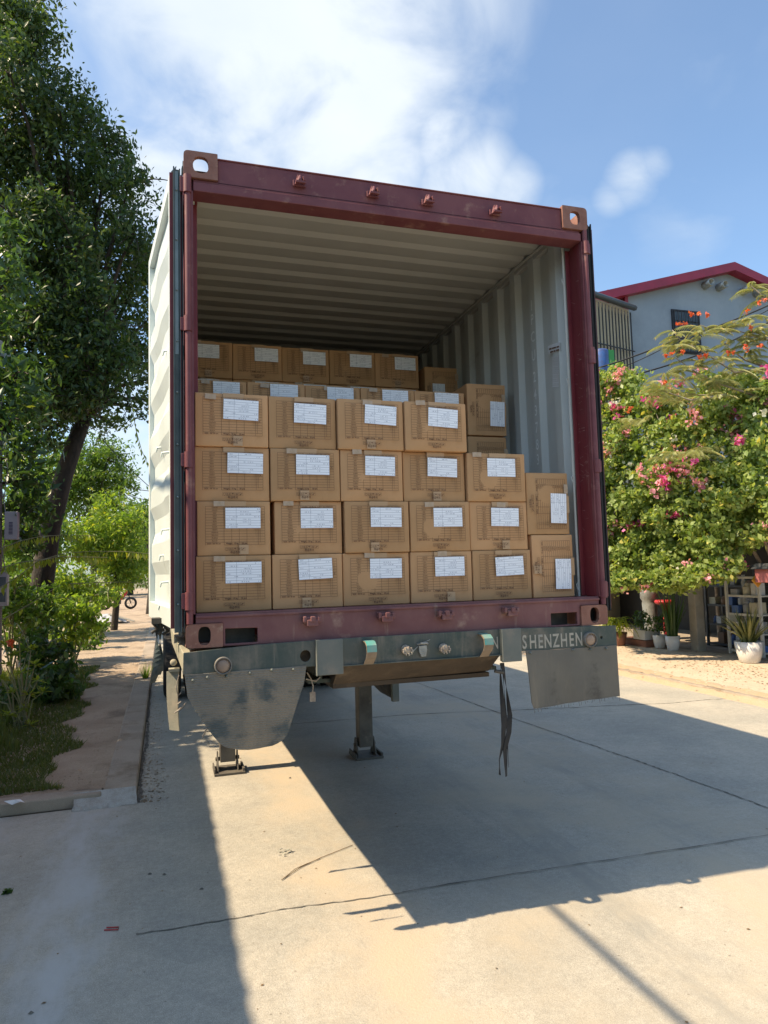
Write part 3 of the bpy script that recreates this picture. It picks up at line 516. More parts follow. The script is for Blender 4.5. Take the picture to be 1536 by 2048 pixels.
# ---- doors
def make_door(hx, hy, ang, side, T_=.052):
    L_ = 1.17; z0, z1 = 1.60, 3.985
    ux, uy = (-math.sin(ang) if side < 0 else math.sin(ang)), math.cos(ang)   # along the leaf, away from the hinge
    nx, ny = (-uy, ux) if side < 0 else (uy, -ux)     # outward (inner face of the open leaf)
    def Q(s, n_, z): return (hx+ux*s+nx*n_, hy+uy*s+ny*n_, z)
    def bx(m, s0, s1, n0, n1, za, zb):
        m.add([Q(s0, n0, za), Q(s1, n0, za), Q(s1, n1, za), Q(s0, n1, za), Q(s0, n0, zb), Q(s1, n0, zb), Q(s1, n1, zb), Q(s0, n1, zb)], [(0, 1, 2, 3), (4, 5, 6, 7), (0, 1, 5, 4), (1, 2, 6, 5), (2, 3, 7, 6), (3, 0, 4, 7)]); return m
    dr = bpy.data.objects.new('door', None); col.objects.link(dr); dr.parent = ct; dr.location = Vector((hx, hy, z0))-origin(ct)
    m = MB(); e = .07
    for (a, b_, c_, d_) in ((.012, e, z0, z1), (L_-e, L_, z0, z1), (e, L_-e, z0, z0+.10), (e, L_-e, z1-e, z1)): bx(m, a, b_, 0.0, T_, c_, d_)
    m.build('door_frame', M['doorwhite'], dr, bevel=.003)
    # corrugated panel
    pr = []; z = z0+.27
    m = MB(); prof = [(z0+.10, .020), (z0+.20, .020)]
    while z < z1-.30:
        prof += [(z, .020), (z+.075, .044), (z+.185, .044), (z+.26, .020)]; z += .345
    prof += [(z1-e, .020)]
    vs = []
    ns = 15
    for (zz, n_) in prof:
        for i in range(ns):
            s_ = e+(L_-2*e)*i/(ns-1); dent = .006*math.sin(s_*9+zz*5)*math.sin(zz*7.3) + .010*math.exp(-((s_-.55)**2+(zz-2.3)**2)*14)
            vs.append(Q(s_, n_-dent, zz))
    m.add(vs, [(j*ns+i, j*ns+i+1, (j+1)*ns+i+1, (j+1)*ns+i) for j in range(len(prof)-1) for i in range(ns-1)], False)
    m.build('door_panel', M['doorwhite'], dr, fixn=False)
    m = MB(); bx(m, e, L_-e, -.002, .004, z0+.1, z1-e); m.build('door_back_sheet', M['red'], dr)
    m = MB()
    for (sq, zq) in ((.35, 2.55), (.60, 2.62), (.35, 2.12), (.45, 1.98), (.40, 1.83), (.25, 3.1), (.5, 1.70)):
        m.tube([Q(sq, .012, zq), Q(sq+.015, .055, zq-.004), Q(sq+.02, .060, zq-.03)], [.008, .007, .004], 6)
    m.build('tie_ring', M['doorwhite'], dr)
    m = MB(); bx(m, .0, .012, T_-.016, T_+.002, z0, z1-.006); bx(m, -.0, L_, -.006, -.002, z0+.005, z1-.01); m.build('door_edge', M['red'], dr)
    m = MB(); bx(m, -.010, .0, .004, T_-.016, z0-.02, z1+.01); bx(m, -.012, .02, -.012, -.008, z0-.02, z1+.035); bx(m, -.02, -.010, .002, .008, z0-.02, z1+.012); bx(m, -.02, -.010, T_-.02, T_-.014, z0-.02, z1+.02)
    m.build('rubber_gasket', M['gasket'] if side < 0 else M['black'], dr)
    if side < 0:
        m = MB(); bx(m, -.013, -.010, .012, .030, 3.0, z1); m.build('gasket_strip', M['gasketgrey'], dr)
        m = MB(); z = z0+.12
        while z < z1: m.lathe([(.0001, -.010), (.005, -.008), (.006, 0)], Q(-.013, .021, z), 8, 'y'); z += .27
        m.build('gasket_rivet', M['gasketgrey'], dr)
        m = MB(); m.prism([Q(-.012, -.018, z1+.0), Q(.02, -.018, z1), Q(.012, -.018, z1+.06), Q(.002, -.018, z1+.072)], (nx*.005, ny*.005, 0)); m.prism([Q(0, .045, z1), Q(.0, .035, z1+.015), Q(0, .02, z1+.035), Q(0, .018, z1+.03), Q(0, .03, z1+.0)], (ux*.02, uy*.02, 0)); m.build('gasket_corner', M['gasketgrey'], dr)
    for n_ in (.28, .86):                     # locking bars on the outside face
        m = MB(); m.tube([Q(n_, -.035, z0-.06), Q(n_, -.035, z1+.03)], .017, 10); 
        for zz in (z0+.15, 2.4, 3.1, z1-.15): bx(m, n_-.04, n_+.04, -.06, -.004, zz-.03, zz+.03)
        m.build('locking_bar', M['steel'], dr)
    return dr
make_door(-.020, .03, R(6.4), -1)
make_door(WD+.008, .026, R(1.6), 1, .044)

# ================================================================== trailer
tr = thing('container_trailer', 'dusty green skeletal trailer carrying the maroon container', 'trailer', (WD/2, 0, 0))
YB = -.02
def plate(pts, y0, y1): return MB().prism([(x, y0, z) for x, z in pts], (0, y1-y0, 0))
def circ(m, u, v, rpx, y, d=.012, n=20):
    P = Yp(u, v, y); r_ = rpx*depth(P)/FPX; m.lathe([(.0001, y-P[1]-d), (r_*.8, -d), (r_, -d*.5), (r_, .01)], (P[0], y, P[2]), n, 'y'); return P, r_
hole1 = Yp(611, 1312, YB); 
bm_ = plate_with_holes([(-.018, 1.376), (.655, 1.373), (.655, 1.507), (.346, 1.502), (-.015, 1.482)], [ring(hole1[0], hole1[2], .028, .030, 20)], YB, YB+.012)
bm_.box(-.015, .655, YB+.012, YB+.03, 1.470, 1.479)
bm_.build('rear_beam', M['green'], tr, bevel=.002)
b = MB(); b.box(.50, .66, YB+.05, YB+.06, 1.38, 1.47); b.build('beam_pocket', M['rustbox'], tr)
rh = Yp(1203, 1275, YB)
m = plate_with_holes([(1.841, 1.377), (2.486, 1.372), (2.484, 1.491), (1.841, 1.508)], [ring(rh[0], rh[2], .008, .009, 12)], YB, YB+.012); m.box(1.841, 2.48, YB+.012, YB+.03, 1.470, 1.479); m.build('rear_beam', M['green'], tr, bevel=.002)
m = MB(); m.box(.790, 1.722, YB+.004, YB+.012, 1.368, 1.508); m.box(.790, 1.722, YB-.012, YB+.004, 1.363, 1.369); m.build('centre_beam', M['green'], tr, bevel=.002)
m = MB(); m.box(.653, .791, YB-.022, YB+.006, 1.326, 1.509); m.build('side_plate', M['greenplate'], tr, bevel=.003)
m = MB(); m.box(1.720, 1.843, YB-.010, YB+.01, 1.323, 1.510); m.build('side_plate', M['greenplate'], tr, bevel=.003)
m = MB(); m.box(.647, .6525, YB-.026, YB+.01, 1.326, 1.509); m.build('plate_edge', M['sandpaint'], tr); m = MB(); m.box(1.714, 1.7195, YB-.020, YB+.01, 1.33, 1.509); m.build('plate_edge', M['sandpaint'], tr)
m = MB(); m.prism([(.775, YB+.01, 1.366), (1.715, YB+.01, 1.363), (1.715, YB+.16, 1.262), (.775, YB+.16, 1.248)], (0, .012, -.008)); m.prism([(.775, YB+.02, 1.36), (.775, YB+.16, 1.248), (.775, YB+.34, 1.248), (.775, YB+.34, 1.36)], (.006, 0, 0)); m.box(.775, 1.715, YB+.165, YB+.38, 1.222, 1.246); m.build('underrun_box', M['rustbox'], tr)
# lettering
m = MB()
yt = YB-.002
for ch, uc, vc in zip('SHENZHEN', (1049, 1066, 1081, 1096, 1112, 1128, 1143, 1158), (1285.5, 1285, 1284.3, 1283.4, 1282.5, 1281.6, 1280.6, 1279.6)):
    P = Yp(uc, vc, yt); add_text(m, ch, .108, lambda a, b, P=P: (P[0]+a*.62, yt, P[2]+b), offset=.002)
for ch, uc, vc in (('I', 979, 1288), ('N', 990, 1287)):
    P = Yp(uc, vc, YB+.002); add_text(m, ch, .095, lambda a, b, P=P: (P[0]+a*.6, YB+.002, P[2]+b), offset=.001)
m.build('beam_lettering', M['letter'], tr, fixn=False)
for u, v in ((446, 1331), (1178, 1279)):
    P = Yp(u, v, YB); m = MB(); m.lathe([(.044, 0), (.044, -.022), (.037, -.024), (.036, -.014)], (P[0], YB, P[2]), 26, 'y'); lp = m.build('marker_lamp', M['lampring'], tr)
    m = MB(); m.lathe([(.0001, -.022), (.02, -.021), (.036, -.016), (.036, -.004)], (P[0], YB, P[2]), 26, 'y'); m.build('lamp_lens', M['lamp'], lp)
def hook(u0, u1, v0, v1):
    A = Yp(u0, v0, YB); B = Yp(u1, v1, YB); x1 = B[0]-.002; wd = .055; x0 = x1-wd; zt, zb = A[2]-.002, B[2]
    m = MB(); pf = [(YB, zt), (YB-.055, zt-.002), (YB-.085, zt-.02), (YB-.090, zt-.055), (YB-.07, zt-.085), (YB-.02, zb+.003), (YB+.0, zb)]
    t = .006; vs = []
    for (yy, zz) in pf: vs += [(x0, yy, zz), (x1, yy, zz), (x0, yy+t, zz-t*.6), (x1, yy+t, zz-t*.6)]
    for i in range(len(pf)-1):
        a = 4*i; m.add([vs[a+j] for j in range(8)], [(0, 1, 5, 4), (2, 3, 7, 6), (0, 2, 6, 4), (1, 3, 7, 5)])
    hk = m.build('lamp_guard', M['hook'], tr)
    m = MB(); vs2 = []
    for (yy, zz) in pf[:4]: vs2 += [(x0+.001, yy-.0022, zz+.0022), (x1-.001, yy-.0022, zz+.0022)]
    m.add(vs2, [(2*i, 2*i+1, 2*i+3, 2*i+2) for i in range(3)]); m.build('guard_paint', M['teal'], hk, fixn=False)
    return hk
hook(716, 746, 1281, 1327); hook(944, 975, 1268, 1312)
for (u, v) in ((811, 1299), (886, 1296)):
    P = Yp(u, v, YB); m = MB(); m.lathe([(.0001, -.04), (.018, -.038), (.024, -.02), (.026, 0)], (P[0], YB, P[2]), 14, 'y')
    for q in range(9):
        a = q*.7; m.tube([(P[0]+.015*math.cos(a), YB-.01, P[2]+.012*math.sin(a)), (P[0]+.028*math.cos(a), YB-.04, P[2]+.018*math.sin(a)), (P[0]+.024*math.cos(a)+.004, YB-.035, P[2]+.016*math.sin(a)-.012)], .0045, 6)
    m.build('air_coupling', M['bone'], tr)
P = Yp(844, 1299, YB); m = MB(); m.prism([(P[0]-.024, YB, P[2]+.022), (P[0]+.020, YB, P[2]+.024), (P[0]+.024, YB, P[2]-.0), (P[0]+.016, YB, P[2]-.036), (P[0]-.010, YB, P[2]-.038), (P[0]-.022, YB, P[2]-.01)], (0, -.018, 0))
m.tube([(P[0]-.028, YB-.004, P[2]+.03), (P[0]-.01, YB-.03, P[2]+.036), (P[0]+.02, YB-.03, P[2]+.036), (P[0]+.032, YB-.004, P[2]+.03)], .006, 8)
for q in range(3): m.box(P[0]-.014, P[0]+.012, YB-.021, YB-.018, P[2]-.026+q*.013, P[2]-.022+q*.013)
m.build('socket_cover', M['steel'], tr, bevel=.003)
m = MB(); m.tube([(P[0]-.012, YB-.004, P[2]+.03), (P[0]-.05, YB-.012, P[2]+.0), (P[0]-.08, YB-.004, P[2]-.03)], .002, 5); m.tube([(P[0]+.0, YB-.004, P[2]+.036), (P[0]+.045, YB-.012, P[2]+.052)], .002, 5); m.build('socket_wire', M['steel'], tr)
# mud flaps (curved rubber)
def flap(pts_px, Y0, bulge, mat, bolts, name='mud_flap'):
    P2 = [Yp(u, v, Y0)[[0, 2]] for u, v in pts_px]; xa = min(p[0] for p in P2)+1e-4; xb = max(p[0] for p in P2)-1e-4; zt = max(p[1] for p in P2); zbm = min(p[1] for p in P2)
    nc, nr = 44, 22; F1 = []
    for i in range(nc+1):
        x = xa+(xb-xa)*i/nc; zz = []
        for a_, b_ in zip(P2, P2[1:]+P2[:1]):
            if (a_[0]-x)*(b_[0]-x) <= 0 and a_[0] != b_[0]: zz.append(a_[1]+(b_[1]-a_[1])*(x-a_[0])/(b_[0]-a_[0]))
        z1_, z0_ = max(zz), min(zz)
        for j in range(nr+1):
            z = z1_+(z0_-z1_)*j/nr; t = (zt-z)/(zt-zbm); s_ = (x-xa)/(xb-xa); F1.append((x, Y0-bulge*t**1.5*(1-.25*(2*s_-1)**2)-.005*math.sin(x*17+z*6)*t-.003*math.sin(x*43+1)*t, z))
    n_ = len(F1); W_ = nr+1; fs = [(i*W_+j, i*W_+j+1, (i+1)*W_+j+1, (i+1)*W_+j) for i in range(nc) for j in range(nr)]
    m = MB(); m.add(F1, fs, True); m.add([(p[0], p[1]+.007, p[2]) for p in F1], fs, True)
    rim = [i*W_ for i in range(nc+1)]+[nc*W_+j for j in range(1, nr+1)]+[i*W_+nr for i in range(nc-1, -1, -1)]+[j for j in range(nr-1, 0, -1)]
    R1 = [F1[q] for q in rim]; m.add(R1+[(p[0], p[1]+.007, p[2]) for p in R1], [(q, (q+1) % len(rim), (q+1) % len(rim)+len(rim), q+len(rim)) for q in range(len(rim))])
    fo = m.build(name, mat, tr)
    for (u, v) in bolts:
        P = Yp(u, v, Y0-.006); b = MB(); b.lathe([(.0001, -.007), (.0045, -.006), (.005, -.002), (.008, -.001), (.008, .004)], (P[0], P[1], P[2]), 8, 'y'); b.build('bolt', M['greenplate'], fo)
    return fo
flap([(369, 1350), (430, 1346), (500, 1340), (560, 1336), (613, 1331), (612, 1350), (608, 1368), (600, 1392), (592, 1419), (580, 1459), (576, 1471), (568, 1481), (556, 1489), (546, 1494), (520, 1500), (499, 1503), (480, 1503), (464, 1500), (452, 1497), (442, 1491), (428, 1475), (414, 1456), (400, 1436), (389, 1419), (371, 1387)],
     YB-.006, -.03, M['flap'], [(386, 1361), (415, 1355), (453, 1352), (500, 1346), (544, 1340), (587, 1339)])
flap([(1052, 1301), (1110, 1299), (1170, 1295), (1235, 1290), (1238, 1320), (1241, 1360), (1243, 1393), (1215, 1397), (1180, 1401), (1140, 1408), (1110, 1413), (1092, 1416), (1067, 1418), (1062, 1380), (1056, 1330)],
     YB-.006, -.02, M['flap2'], [(1061, 1306), (1147, 1300), (1181, 1299), (1213, 1297)])
m = MB()
for q in range(26):
    u = 1068+q*6.8+rng.uniform(-2, 2); v = 1418-(u-1068)*.145; P = Yp(u, v-1, YB+.002); m.tube([P, P+np.array([rng.uniform(-.006, .006), 0, -rng.uniform(.006, .028)])], .0012, 4)
m.build('frayed_threads', M['flap2'], tr)
# side rails, main beams, cross members
m = MB(); m.prism([(-.016, YB+.013, 1.380), (.05, YB+.013, 1.380), (.05, 11.5, 1.380), (-.055, 11.5, 1.380), (-.055, 1.6, 1.380)], (0, 0, .096)); m.build('side_rail', M['sandpaint'], tr, bevel=.005)
m = MB(); m.box(WD-.05, WD+.045, YB+.013, 11.5, 1.380, 1.476); m.build('side_rail', M['green'], tr, bevel=.006)
m = MB(); m.box(.052, .63, YB+.03, .3, 1.455, 1.478); m.build('deck_plate', M['sandpaint'], tr)
for x in (.72, 1.72):
    m = MB(); m.box(x-.07, x+.07, .0, 12, 1.475, 1.492); m.box(x-.007, x+.007, .2, 12, 1.27, 1.475); m.box(x-.07, x+.07, .2, 12, 1.25, 1.27); m.build('main_beam', M['green'], tr)
for y in (.75, 2.4, 4.1, 5.8, 7.4, 9.2, 11.2):
    m = MB(); m.box(-.0, WD, y, y+.09, 1.385, 1.47); m.build('cross_member', M['darksteel'], tr)
m = MB(); m.box(.2, 2.2, 3.24, 3.32, 1.08, 1.16); m.build('leg_brace', M['leg'], tr)
for x in (.46, 1.81):
    m = MB(); m.box(x-.085, x+.085, 3.20, 3.36, .86, 1.385); m.box(x-.10, x+.10, 3.18, 3.38, .84, .88); m.box(x-.12, x-.10, 3.22, 3.3, 1.0, 1.1); lg = m.build('landing_leg', M['leg'], tr, bevel=.006)
    m = MB(); m.box(x-.07, x+.07, 3.21, 3.35, .10, .84); m.build('inner_leg', M['leg'], lg, bevel=.006)
    m = MB(); m.box(x-.13, x+.15, 3.12, 3.42, .0, .022); m.box(x-.13, x-.118, 3.14, 3.40, .022, .06); m.box(x+.13, x+.15, 3.14, 3.40, .022, .05)
    for s in (-1, 1): m.prism([(x+s*.085, 3.18, .022), (x+s*.085, 3.38, .022), (x+s*.085, 3.30, .19), (x+s*.085, 3.26, .19)], (s*.012, 0, 0)); m.tube([(x+s*.07, 3.28, .12), (x+s*.11, 3.28, .12)], .018, 10)
    m.build('foot', M['leg'], lg, bevel=.003)
def wheel(x, y, w=.26, side=-1):
    wh = bpy.data.objects.new('wheel', None); col.objects.link(wh); wh.parent = tr; wh.location = Vector((x, y, .51))-origin(tr)
    m = MB(); m.lathe([(.30, -w/2+.01), (.40, -w/2), (.48, -w/2+.01), (.51, -w/2+.05), (.51, w/2-.05), (.48, w/2-.01), (.40, w/2), (.30, w/2-.01), (.30, -w/2+.01)], (x, y, .51), 40, 'x')
    for q in range(44):
        a = 2*math.pi*q/44; m.add([(x+sx*w*.33, y+.513*math.cos(a+da), .51+.513*math.sin(a+da)) for sx, da in ((-1, 0), (1, 0), (1, .07), (-1, .07))], [(0, 1, 2, 3)])
    m.build('tyre', M['tyre'], wh, fixn=False)
    m = MB(); f = side*w*.2; m.lathe([(.30, side*w/2), (.28, f), (.20, f), (.12, f+side*.05), (.12, f+side*.10), (.001, f+side*.10)], (x, y, .51), 30, 'x'); m.build('rim', M['steel'], wh)
for y in (7.75, 9.05):
    wheel(.00, y); wheel(2.42, y, side=1); wheel(.32, y, side=1); wheel(2.12, y)
    m = MB(); m.tube([(.1, y, .51), (2.3, y, .51)], .06, 12); m.build('axle', M['darksteel'], tr)
# low side box seen under the beam
m = MB(); m.box(2.03, 2.10, 3.0, 3.06, .56, 1.2); m.build('side_bracket', M['greenplate'], tr, bevel=.004)
m = MB(); m.prism([(1.80, 3.08, 1.0), (2.02, 3.08, .62), (2.08, 3.08, .56), (2.08, 3.08, 1.1), (1.80, 3.08, 1.1)], (0, .5, 0)); m.build('toolbox', M['darksteel'], tr)
# left hanging fender strip
A, B, C_, D_ = Yp(333, 1343, .25), Yp(357, 1342, .22), Yp(358, 1462, .22), Yp(339, 1460, .25)
m = MB(); vs = []
nn_ = 8
for i in range(nn_+1):
    t = i/nn_; a = A+(D_-A)*t; b = B+(C_-B)*t; bow = .006*math.sin(t*3.1)
    vs += [(a[0]-bow, a[1], a[2]), (b[0]-bow, b[1], b[2]), (b[0]-bow+.004, b[1]+.006, b[2]), (a[0]-bow+.004, a[1]+.006, a[2])]
m.add(vs, [(4*i+j, 4*i+(j+1) % 4, 4*i+4+(j+1) % 4, 4*i+4+j) for i in range(nn_) for j in range(4)]); m.add(vs[:4], [(0, 1, 2, 3)]); m.add(vs[-4:], [(0, 1, 2, 3)])
m.build('fender_strip', M['sandpaint'], tr)
P = Yp(347, 1325, .24); m = MB(); m.lathe([(.001, -.02), (.014, -.02), (.018, 0), (.014, .02), (.001, .02)], P, 14, 'y'); m.box(P[0]-.025, P[0]+.03, P[1]-.03, P[1]+.03, P[2]-.045, P[2]-.03); m.build('side_marker', M['sandpaint'], tr)
m = MB()
for (pts, r_) in ((((358, 1350), (352, 1375), (356, 1392), (362, 1385)), .003), (((349, 1426), (358, 1420), (366, 1414)), .004), (((356, 1408), (362, 1403)), .004), (((405, 1475), (413, 1458)), .004), (((372, 1405), (366, 1412), (352, 1424)), .003)):
    m.tube([Yp(u, v, .12) for u, v in pts], r_, 6)
m.build('loose_wire', M['bone'], tr)
m = MB(); m.tube([Yp(614, 1345, .1), Yp(622, 1358, .1), Yp(626, 1372, .1), Yp(625, 1384, .1)], .004, 6); m.tube([Yp(612, 1358, .1), Yp(632, 1362, .1), Yp(640, 1354, .1)], .004, 6); m.box(*[q for p in zip(Yp(620, 1384, .1)-.001, Yp(631, 1403, .1)+np.array([.001, .01, 0])) for q in p]); m.build('hanging_wire', M['bone'], tr)
# door holder hooks at the side
m = MB(); P = Yp(322, 1246, .5)
for du, dv in ((-8, 0), (4, 2), (14, 4)):
    Q = Yp(322+du, 1240+dv, .5); m.tube([Q, Q+np.array([-.02, 0, -.02]), Q+np.array([.0, 0, -.05]), Q+np.array([-.03, 0, -.07])], .009, 8)
m.box(P[0]-.05, P[0]+.08, .45, .55, P[2]+.0, P[2]+.03); m.build('twistlock_handle', M['darksteel'], tr)
# straps
def strapm(px, Y, w, ph):
    m = MB(); vs = []; P = [Yp(u, v, Y) for u, v in px]; n = 14
    for i in range(n+1):
        t = i/n*(len(P)-1); k = min(int(t), len(P)-2); p = P[k]+(P[k+1]-P[k])*(t-k); a = ph+i*.28
        d = np.array([math.cos(a), math.sin(a)*.6, 0])*w/2; vs += [p-d, p+d, p+d+np.array([0, .003, 0]), p-d+np.array([0, .003, 0])]
    m.add(vs, [(4*i+j, 4*i+(j+1) % 4, 4*i+4+(j+1) % 4, 4*i+4+j) for i in range(n) for j in range(4)]); return m
st = thing('ratchet_strap', 'black ratchet strap hanging in loops from the right end of the centre beam', 'strap', tuple(Yp(1004, 1330, YB)))
for pxs, ww, ph in ((((1003, 1326), (1001, 1345), (1003, 1380), (1006, 1415), (1008, 1450), (1006, 1490), (999, 1520), (1000, 1550)), .030, .9), (((1004, 1326), (1008, 1345), (1013, 1375), (1016, 1400), (1020, 1430), (1018, 1465), (1010, 1500), (1013, 1553)), .030, .2), (((1005, 1330), (1010, 1400), (1014, 1450), (1017, 1535)), .008, .4)):
    strapm(pxs, YB+.02, ww, ph).build('webbing', M['black'], st)
m = MB(); P = Yp(1004, 1342, YB); m.tube([(P[0]-.035, YB+.02, P[2]), (P[0]+.02, YB+.02, P[2]-.012)], .010, 8); m.build('buckle', M['darksteel'], st)
st = thing('cargo_belt', 'dark belt dangling beside the left trailer rail below the door', 'strap', tuple(Yp(315, 1240, .8)))
for pxs, ww in ((((318, 1240), (313, 1262), (315, 1300), (316, 1330), (305, 1366)), .05), (((322, 1240), (320, 1280), (321, 1320), (318, 1350)), .04)): strapm(pxs, .8, ww, .2).build('webbing', M['gasket'], st)

# ================================================================== cartons
CW, CH, CD = .386, .287, .42
def carton_body(seed):
    r0 = random.Random(seed); m = MB(); n = 9; b1, b2 = r0.uniform(.003, .012), r0.uniform(-.003, .005)
    def grid(fn):
        vs = [fn(i/n, j/n) for j in range(n+1) for i in range(n+1)]; m.add(vs, [(j*(n+1)+i, j*(n+1)+i+1, (j+1)*(n+1)+i+1, (j+1)*(n+1)+i) for j in range(n) for i in range(n)], True)
    sk = r0.uniform(-.003, .003)
    bul = lambda s, t: .0025*math.sin(s*7+seed)*math.sin(t*5+seed*2)*(16*s*(1-s)*t*(1-t))+b1*math.sin(s*math.pi)*math.sin(t*math.pi)+b2*math.sin(2*s*math.pi)*math.sin(t*math.pi)
    grid(lambda s, t: (s*CW, -bul(s, t)+sk*t, t*CH)); grid(lambda s, t: (CW-s*CW, CD+sk*t, t*CH))
    grid(lambda s, t: (0-.3*bul(s, t), CD-s*CD+sk*t, t*CH)); grid(lambda s, t: (CW+.3*bul(s, t), s*CD+sk*t, t*CH))
    grid(lambda s, t: (s*CW, t*CD+sk, CH+.4*bul(s, t))); grid(lambda s, t: (s*CW, CD-t*CD, 0))
    o = m.build('box_body', M['carton'], None); me = o.data
    bm = bmesh.new(); bm.from_mesh(me); bmesh.ops.remove_doubles(bm, verts=bm.verts, dist=.0006); bmesh.ops.recalc_face_normals(bm, faces=bm.faces)
    sharp = [e for e in bm.edges if len(e.link_faces) == 2 and e.calc_face_angle(0) > .8]; bmesh.ops.bevel(bm, geom=sharp, offset=.0045, segments=2, affect='EDGES', profile=.6)
    for f in bm.faces: f.smooth = True
    bm.to_mesh(me); bm.free(); bpy.data.objects.remove(o); return me
bodies = [carton_body(s) for s in range(6)]
def flatmesh(m, name, mat):
    o = m.build(name, mat, None, fixn=False); me = o.data; bpy.data.objects.remove(o); return me
yf = -.0125
def rect(m, x0, x1, z0, z1, y=yf): m.add([(x0, y, z0), (x1, y, z0), (x1, y, z1), (x0, y, z1)], [(0, 1, 2, 3)])
def table_mesh():
    m = MB(); X0, X1, Z0, Z1 = .040, .352, .058, .262; n = 14; lw = .0007
    for i in range(n+1): z = Z0+(Z1-Z0)*i/n; rect(m, X0 if i else .135, X1, z-lw, z+lw)
    for x in (X0, .136, .176, .216, .256, .316, X1): rect(m, x-lw, x+lw, Z0, Z1)
    rect(m, .326, .3272, Z0+.01, Z1-.015)
    words = ['COLOR', 'WHITE', 'RED', 'GREY', 'PINK', 'BLUE', 'NAVY', 'KHAKI', 'GREEN', 'ORANGE', 'YELLOW', 'PURPLE', 'BLACK']
    for i, w_ in enumerate(words):
        z = Z1-(Z1-Z0)*(i+.5)/n; add_text(m, w_, .0088, lambda a, b, z=z: (.088+a, yf, z+b), offset=.0001)
    z = Z0+(Z1-Z0)*.5/n; add_text(m, 'SIZE : 50*70 cm', .0108, lambda a, b: (.083+a, yf, z+b), offset=.0003)
    add_text(m, 'Weight : 15 kg', .0110, lambda a, b: (.178+a, yf, z+b), offset=.0004); add_text(m, '25 pcs', .0110, lambda a, b: (.243+a, yf, z+b), offset=.0004)
    add_text(m, 'COLOR : ORANGE  NAVY  YELLOW  SET', .0100, lambda a, b: (.244+a, yf, Z1-.008+b), offset=.0003)
    # handling symbols in boxes
    z0 = .036; s = .0075
    for i in range(5):
        x = .150+i*.0215
        for (a, b_, c_, d_) in ((-9.5, 9.5, 8, 8.8), (-9.5, 9.5, -8.8, -8), (-9.8, -9, -8.8, 8.8), (9, 9.8, -8.8, 8.8)): rect(m, x+a*.001, x+b_*.001, z0+c_*.001, z0+d_*.001)
        if i == 0:
            for q in range(3):
                a0 = R(90+120*q); pts = [(x+.0058*math.cos(a0+R(t)), z0+.0058*math.sin(a0+R(t))) for t in (15, 60, 105)]
                for (p, p2) in zip(pts, pts[1:]): d = np.array(p2)-np.array(p); nn = np.array([-d[1], d[0]])/np.hypot(*d)*.0009; m.add([(p[0]-nn[0], yf, p[1]-nn[1]), (p2[0]-nn[0], yf, p2[1]-nn[1]), (p2[0]+nn[0], yf, p2[1]+nn[1]), (p[0]+nn[0], yf, p[1]+nn[1])], [(0, 1, 2, 3)])
        if i == 1: rect(m, x-.0055, x-.0030, z0-.004, z0+.006); rect(m, x+.003, x+.0055, z0-.004, z0+.006); rect(m, x-.007, x+.007, z0-.0065, z0-.005)
        if i == 2:
            m.add([(x-.006, yf, z0+.001), (x+.006, yf, z0+.001), (x+.003, yf, z0+.006), (x-.003, yf, z0+.006)], [(0, 1, 2, 3)]); rect(m, x-.0006, x+.0006, z0-.006, z0+.001)
        if i == 3:
            for q in range(5): a = R(90+72*q); rect(m, x+.004*math.cos(a)-.0018, x+.004*math.cos(a)+.0018, z0+.004*math.sin(a)-.0018, z0+.004*math.sin(a)+.0018)
        if i == 4: m.add([(x-.007, yf, z0-.004), (x+.002, yf, z0-.001), (x+.007, yf, z0+.005), (x-.003, yf, z0+.002)], [(0, 1, 2, 3)]); rect(m, x-.006, x-.001, z0-.006, z0-.004)
    add_text(m, '취급주의', .0145, lambda a, b: (.194+a, yf, .018+b), offset=.0003)
    return flatmesh(m, 'printed_table', M['ink'])
TBL = table_mesh()
def sheet_mesh(i):
    m = MB(); w_, h_ = .186, .110; n = 5; vs = []
    for j in range(2):
        for q in range(n+1): vs.append((w_*q/n, -.002*math.sin(q/n*math.pi)*(i % 2), h_*j))
    m.add(vs, [(q, q+1, n+2+q, n+1+q) for q in range(n)]); return flatmesh(m, 'paper_sheet', PAPER[i % 3])
SH = [sheet_mesh(i) for i in range(3)]
m = MB(); 
for (z0, z1) in ((CH-.030, CH-.001),): rect(m, .145, .255, z0, z1, -.0120)
TAPE = flatmesh(m, 'packing_tape', M['tape'])
m = MB(); rect(m, .060, .118, CH-.026, CH+.002, -.0135); TAPEW = flatmesh(m, 'packing_tape', M['tapew'])
m = MB(); rect(m, .172, .222, .004, .056, -.0118); TAPEB = flatmesh(m, 'packing_tape', M['tape'])
def xmark():
    m = MB()
    for s in (-1, 1): m.add([(-.0055-.0008, -.0135, -s*.008), (-.0055+.0010, -.0135, -s*.008), (.0055+.0010, -.0135, s*.008), (.0055-.0010, -.0135, s*.008)], [(0, 1, 2, 3)])
    return flatmesh(m, 'marker_cross', M['ink'])
XM = xmark()
def inst(name, me, parent, loc=(0, 0, 0), ry=0):
    o = bpy.data.objects.new(name, me); col.objects.link(o); o.parent = parent; o.location = loc; o.rotation_euler = (0, ry, 0); return o
cn = [0]
